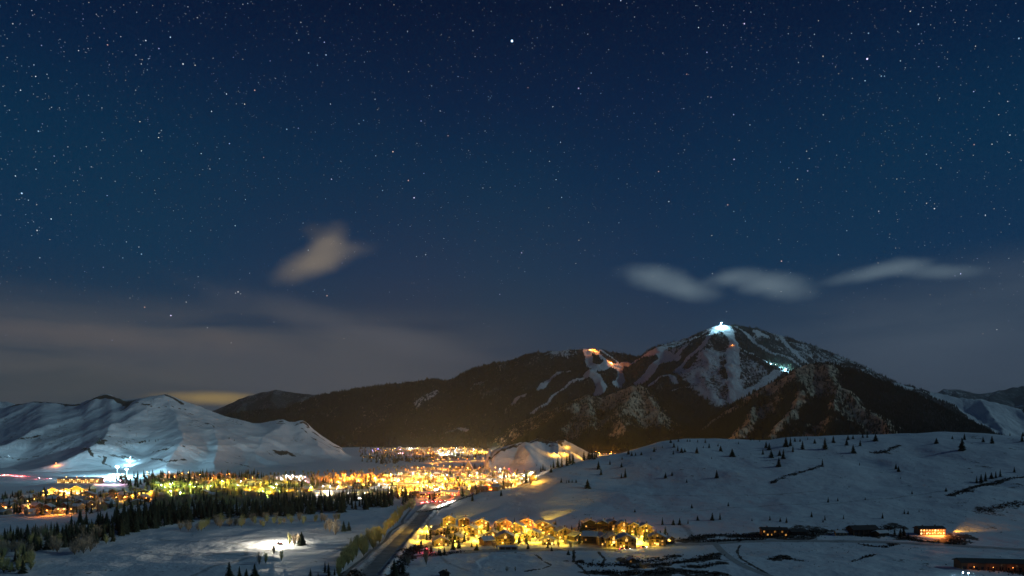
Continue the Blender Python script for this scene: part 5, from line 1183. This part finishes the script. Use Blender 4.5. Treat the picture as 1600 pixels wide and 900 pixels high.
# ---------------- cars
def car_meshes(paint):
    b = MB().prism([(-2.2, .35), (2.2, .35), (2.25, .8), (1.3, .95), (-2.15, .95), (-2.25, .7)], -.88, .88)
    g = MB().prism([(-1.9, .95), (1.2, .95), (.5, 1.5), (-1.5, 1.5)], -.8, .8)
    wh = MB().tube((0, -.12, 0), (0, .12, 0), .34, .34, 10)
    return b.me('body', M[paint]), g.me('cabin', M['glass']), wh.me('wheel', M['rubber'])
CM = {k: car_meshes(k) for k in ('paint_dark', 'paint_red', 'paint_white')}
TL = MB().box(-.06, .06, -.3, .3, -.1, .1).me('tail_light', M['l_red']); HL = MB().box(-.06, .06, -.22, .22, -.12, .12).me('headlight', M['l_white'])
def car(p, rz, paint, label, group, tail=0, head=0, lift=.1):
    e = empty('car', (p[0], p[1], p[2]+lift), rz); b, g, wh = CM[paint]; mk('body', b, parent=e); mk('cabin', g, parent=e)
    for sx in (-1.35, 1.4):
        for sy in (-.8, .8): mk('wheel', wh, (sx, sy, .34), 0, 1., e)
    for sy in (-.6, .6): mk('tail_light', TL, (-2.26, sy, .78), 0, 1., e); mk('headlight', HL, (2.26, sy, .68), 0, 1., e)
    if tail: point((-3.6, 0, .9), 'red', tail, e, .3)
    if head: point((3.8, 0, 1.), 'white', head, e, .3)
    tagit(e, label, 'car', group)
for i, (a, b) in enumerate([(664, 785), (671, 784.5), (678, 784.3), (685, 784), (692, 783)]):
    p = G.hit(a, b); car(p, R(28), 'paint_dark', f'car with red tail lights queuing into town, {ordw(i+1)} from the willows', 'queue of cars entering town', 3500, 0)
for i, (a, b) in enumerate([(688, 791), (695, 788), (702, 785.5), (709, 783)]):
    p = G.hit(a, b); car(p, R(215), 'paint_white', f'car with white headlights leaving town, {ordw(i+1)} along the hill foot', 'cars leaving town', 0, 9000)
for i, a in enumerate([2, 9, 16, 23, 30, 37]):
    p = G.hit(a, 742+i*.5); car(p, R(180), 'paint_dark', f'car with red lights on the road under the bare hill, {ordw(i+1)} in line', 'cars on the far road', 16000, 5000, .6)
for i, a in enumerate([60, 74, 77]):
    p = G.hit(a, 748); car(p, 0, 'paint_red', ('lone car with red lights before the hotel', 'first car of the pair waiting by the hotel', 'second car of the pair waiting by the hotel')[i], None, 9000, 0, .3)
for i in range(14):
    p = G.hit(440+i*3., 754+(i % 3)*1.6); car(p, random.choice((1.4, 1.6)), random.choice(('paint_dark', 'paint_white', 'paint_red')), f'parked car in the far lit parking lot, {ordw(i+1)} from the dark woods', 'cars in the far parking lot')
for i, (a, b) in enumerate([(972, 858.5), (980, 858.5), (1006, 856)]):
    p = G.hit(a, b); car(p, random.uniform(-.1, .1), ('paint_dark', 'paint_red', 'paint_dark')[i], ('dark car parked in front of the largest yellow condominium', 'dull red car parked in front of the largest yellow condominium', 'dark car parked beside the twin glaring lamps')[i], None)

# ---------------- snow groomer throwing the glare on the golf course
def groomer(p, rz, label, sheet=G, big=1., key='white', power=30000, back=0):
    e = empty('snow_groomer', p, rz, big)
    mk('body', MB().prism([(-3, .8), (2, .8), (2.2, 1.6), (-3, 1.7)], -1.1, 1.1).me('body', M['paint_red']), parent=e)
    cb = mk('cabin', MB().prism([(-.3, 1.6), (2., 1.6), (1.6, 3.), (0, 3.)], -1.05, 1.05).me('cabin', M['glass']), parent=e)
    for sy in (-1.5, 1.5): mk('track', MB().prism([(-3., .35), (-2.4, 0), (2., 0), (2.6, .4), (2.2, .95), (-2.7, .95)], sy-.45, sy+.45).me('track', M['rubber']), parent=e)
    mk('blade', MB().prism([(3.1, 0), (3.5, .2), (3.2, 1.2), (3.05, 1.2)], -2.2, 2.2).me('blade', M['metal']), parent=e)
    mk('tiller', MB().box(-4.2, -3.1, -2.1, 2.1, .1, .6).me('tiller', M['metal']), parent=e)
    for sy in (-.7, 0, .7): mk('headlight', cached(('gh', key), lambda: MB().box(-.1, .1, -.2, .2, -.15, .15).me('headlight', M[LIGHT[key][1]])), (1.72, sy, 3.1), 0, 1., e)
    point((3.0*big**.5, 0, 5.), key, power, e, .4); tagit(e, label, 'snow groomer'); return e
p = G.hit(436, 851); groomer((p[0], p[1], p[2]), R(195), 'snow groomer with blazing white work lights on the golf course', power=120000)
q = G.hit(330, 862); spot((p[0]-3, p[1], p[2]+3.4), (q[0], q[1], q[2]), 'white', 80000, 50)
p = B.hit(1229, 579); groomer((p[0], p[1], p[2]+1), R(160), 'snow groomer with cold lights low on the long mountain run', big=2., key='blue', power=2.2e6)
for i, (a, b) in enumerate([(1221, 575), (1212, 571.5), (1205, 569)]):
    p = B.hit(a, b); lamp((p[0], p[1], p[2]), 'blue', (9e5, 4e5, 2.5e5)[i], 10, f'cold lamp along the long mountain run, {ordw(i+1)} above the groomer', 'lamps along the mountain run', 1.6, 'slope_lamp')
p = B.hit(957, 568); groomer((p[0], p[1], p[2]+1), R(190), 'snow groomer with an orange lamp on the saddle run', big=2., key='orange', power=6e5)
p = B.hit(1144, 540); lamp(p, 'orange', 9e3, 8, 'faint orange lamp on the ridge below the summit', None, 1.6, 'slope_lamp')
# summit and ridge lodges
p = B.hit(1128, 510)
e = long_house('summit_lodge', 1128, 510, 50, 18, 8, 4, 0, 'timber', 'roof', 9, ['w_white', 'w_bright'], 'summit lodge on top of the ski mountain', 'lodge', sheet=B, storeys=2, ws=(3.2, 2.2))
def flood_mast(p, h, key, power, label, sz=2.2):
    e = empty('floodlight_mast', p, 0); mk('mast', MB().tube((0, 0, -2), (0, 0, h), .5, .3, 6).me('mast', M['metal']), parent=e); mk('cross_arm', MB().box(-2.5, 2.5, -.2, .2, h-.3, h).me('cross_arm', M['metal']), parent=e)
    for k in range(3): mk('floodlight', MB().box(-sz*.35, sz*.35, -.5, .1, 0, sz*.55).me('floodlight', M[LIGHT[key][1]]), (-2+2*k, -.3, h+.05), 0, 1., e)
    point((0, -3, h+1), key, power, e, 1.5); tagit(e, label, 'floodlight'); return e
flood_mast((p[0]-12, p[1]-20, p[2]+4), 22, 'blue', 1.4e6, 'dazzling cold floodlight mast beside the summit lodge', 7)
p = B.hit(926, 547); long_house('ridge_lodge', 926, 547, 56, 18, 8, 4, 0, 'timber', 'roof', 8, ['w_bright', 'w_warm'], 'orange windowed lodge on the lower ridge of the ski mountain', 'lodge', sheet=B, storeys=2, ws=(3.2, 2.2))
for i in range(4): lamp((p[0]-24+16*i, p[1]-8, p[2]-2), 'orange', 1.2e5, 9, f'orange lamp in front of the ridge lodge, {ordw(i+1)} of four', 'lamps of the ridge lodge', 2.2, 'slope_lamp')
# floodlit ski base on the bare hill
p = G.hit(184, 747); flood_mast((p[0]+6, p[1]-12, p[2]), 26, 'blue', 4.5e5, 'dazzling cold floodlight mast at the ski base', 4.2)
q = D.hit(215, 690); spot((p[0]+6, p[1]-10, p[2]+27), (q[0], q[1], q[2]), 'blue', 8e6, 100, blend=1.)
p = G.hit(198, 745); flood_mast((p[0], p[1], p[2]), 18, 'blue', 2.5e5, 'slimmer floodlight mast next to the ski base glare', 2)
for i, (a, b) in enumerate([(88, 728), (15, 717), (203, 727), (204, 719)]):
    p = D.hit(a, b); lamp(p, ('orange', 'blue', 'blue', 'blue')[i], (12e3, 3e2, 6e4, 3e4)[i], 8, ('single orange lamp on the lower bare hill', 'faint lamp by a small hut on the bare hill', 'cold lamp on the beginner slope', 'upper cold lamp on the beginner slope')[i], None, (1.4, .35, 1.2, 1.)[i], 'slope_lamp')
# antenna mast on the bare hill
p = D.hit(262, 617); e = empty('antenna_mast', (p[0], p[1], p[2]-1), 0)
for k in range(3): a_ = k*2.094; mk('leg', MB().tube((math.cos(a_)*1.2, math.sin(a_)*1.2, 0), (math.cos(a_)*.3, math.sin(a_)*.3, 14), .16, .1, 4).me('leg', M['metal']), parent=e)
br = MB()
for k in range(7):
    zz = 1+k*1.9; rr = 1.2-.9*zz/14
    for j in range(3): a0, a1 = j*2.094, (j+1)*2.094; br.tube((math.cos(a0)*rr, math.sin(a0)*rr, zz), (math.cos(a1)*rr*.9, math.sin(a1)*rr*.9, zz+1.7), .07, .07, 3)
mk('brace', br.me('brace', M['metal']), parent=e); mk('antenna', MB().tube((0, 0, 14), (0, 0, 18), .1, .05, 4).me('antenna', M['metal']), parent=e); tagit(e, 'thin lattice antenna mast on the crest of the bare snow hill', 'antenna mast')
# chair lift towers on the bare hill
tw_t = MB().tube((0, 0, -1), (0, 0, 10), .4, .3, 6).me('pole', M['metal']); tw_a = MB().box(-3, 3, -.25, .25, 9.6, 10.1).me('cross_arm', M['metal'])
for i in range(7):
    t_ = i/6; p = D.hit(186+(240-186)*t_, 736+(628-736)*t_); e = empty('lift_tower', p, 0); mk('pole', tw_t, parent=e); mk('cross_arm', tw_a, parent=e)
    tagit(e, f'chairlift tower climbing the bare snow hill, {ordw(i+1)} from the bottom', 'lift tower', 'chairlift towers on the bare hill')
# rear lamps of the condominiums thrown up the snow slope
for (a, b, ta, tb, pw) in [(702, 815, 735, 797, 16000), (850, 819, 868, 798, 20000), (862, 815, 905, 770, 14000)]:
    p = G.hit(a, b); q = G.hit(ta, tb); spot((p[0], p[1], p[2]+9), q, 'yellow', pw*7, 34)

# ================================================================= air
hb = MB().box(-21000, 21000, -300, 18000, -40, 1230)
hz = mk('haze', hb.me('haze', M['metal'])); hz['kind'] = 'stuff'; hz['label'] = 'thin night haze filling the valley'
hm = bpy.data.materials.new('haze_air'); hm.use_nodes = True; hn = N(hm.node_tree); hn.n.clear()
pv = hn.n.new('ShaderNodeVolumePrincipled'); pv.inputs['Color'].default_value = (.74, .88, 1., 1); pv.inputs['Density'].default_value = HAZE; pv.inputs['Anisotropy'].default_value = .3
ho = hn.n.new('ShaderNodeOutputMaterial'); hn.l.new(pv.outputs[0], ho.inputs['Volume']); hz.data.materials.clear(); hz.data.materials.append(hm)

# give every remaining look-alike its place along its row, counted toward the ski mountain
same = {}
for o in S.objects:
    if o.parent is None and 'label' in o and 'category' in o: same.setdefault(o['label'], []).append(o)
for lb, L in same.items():
    if 1 < len(L) <= 99:
        L.sort(key=lambda o: o.location.x/max(o.location.y, 1))
        for i, o in enumerate(L): o['label'] = f'{lb}, {ordw(i+1)} toward the mountain' if len(lb.split()) <= 12 else lb
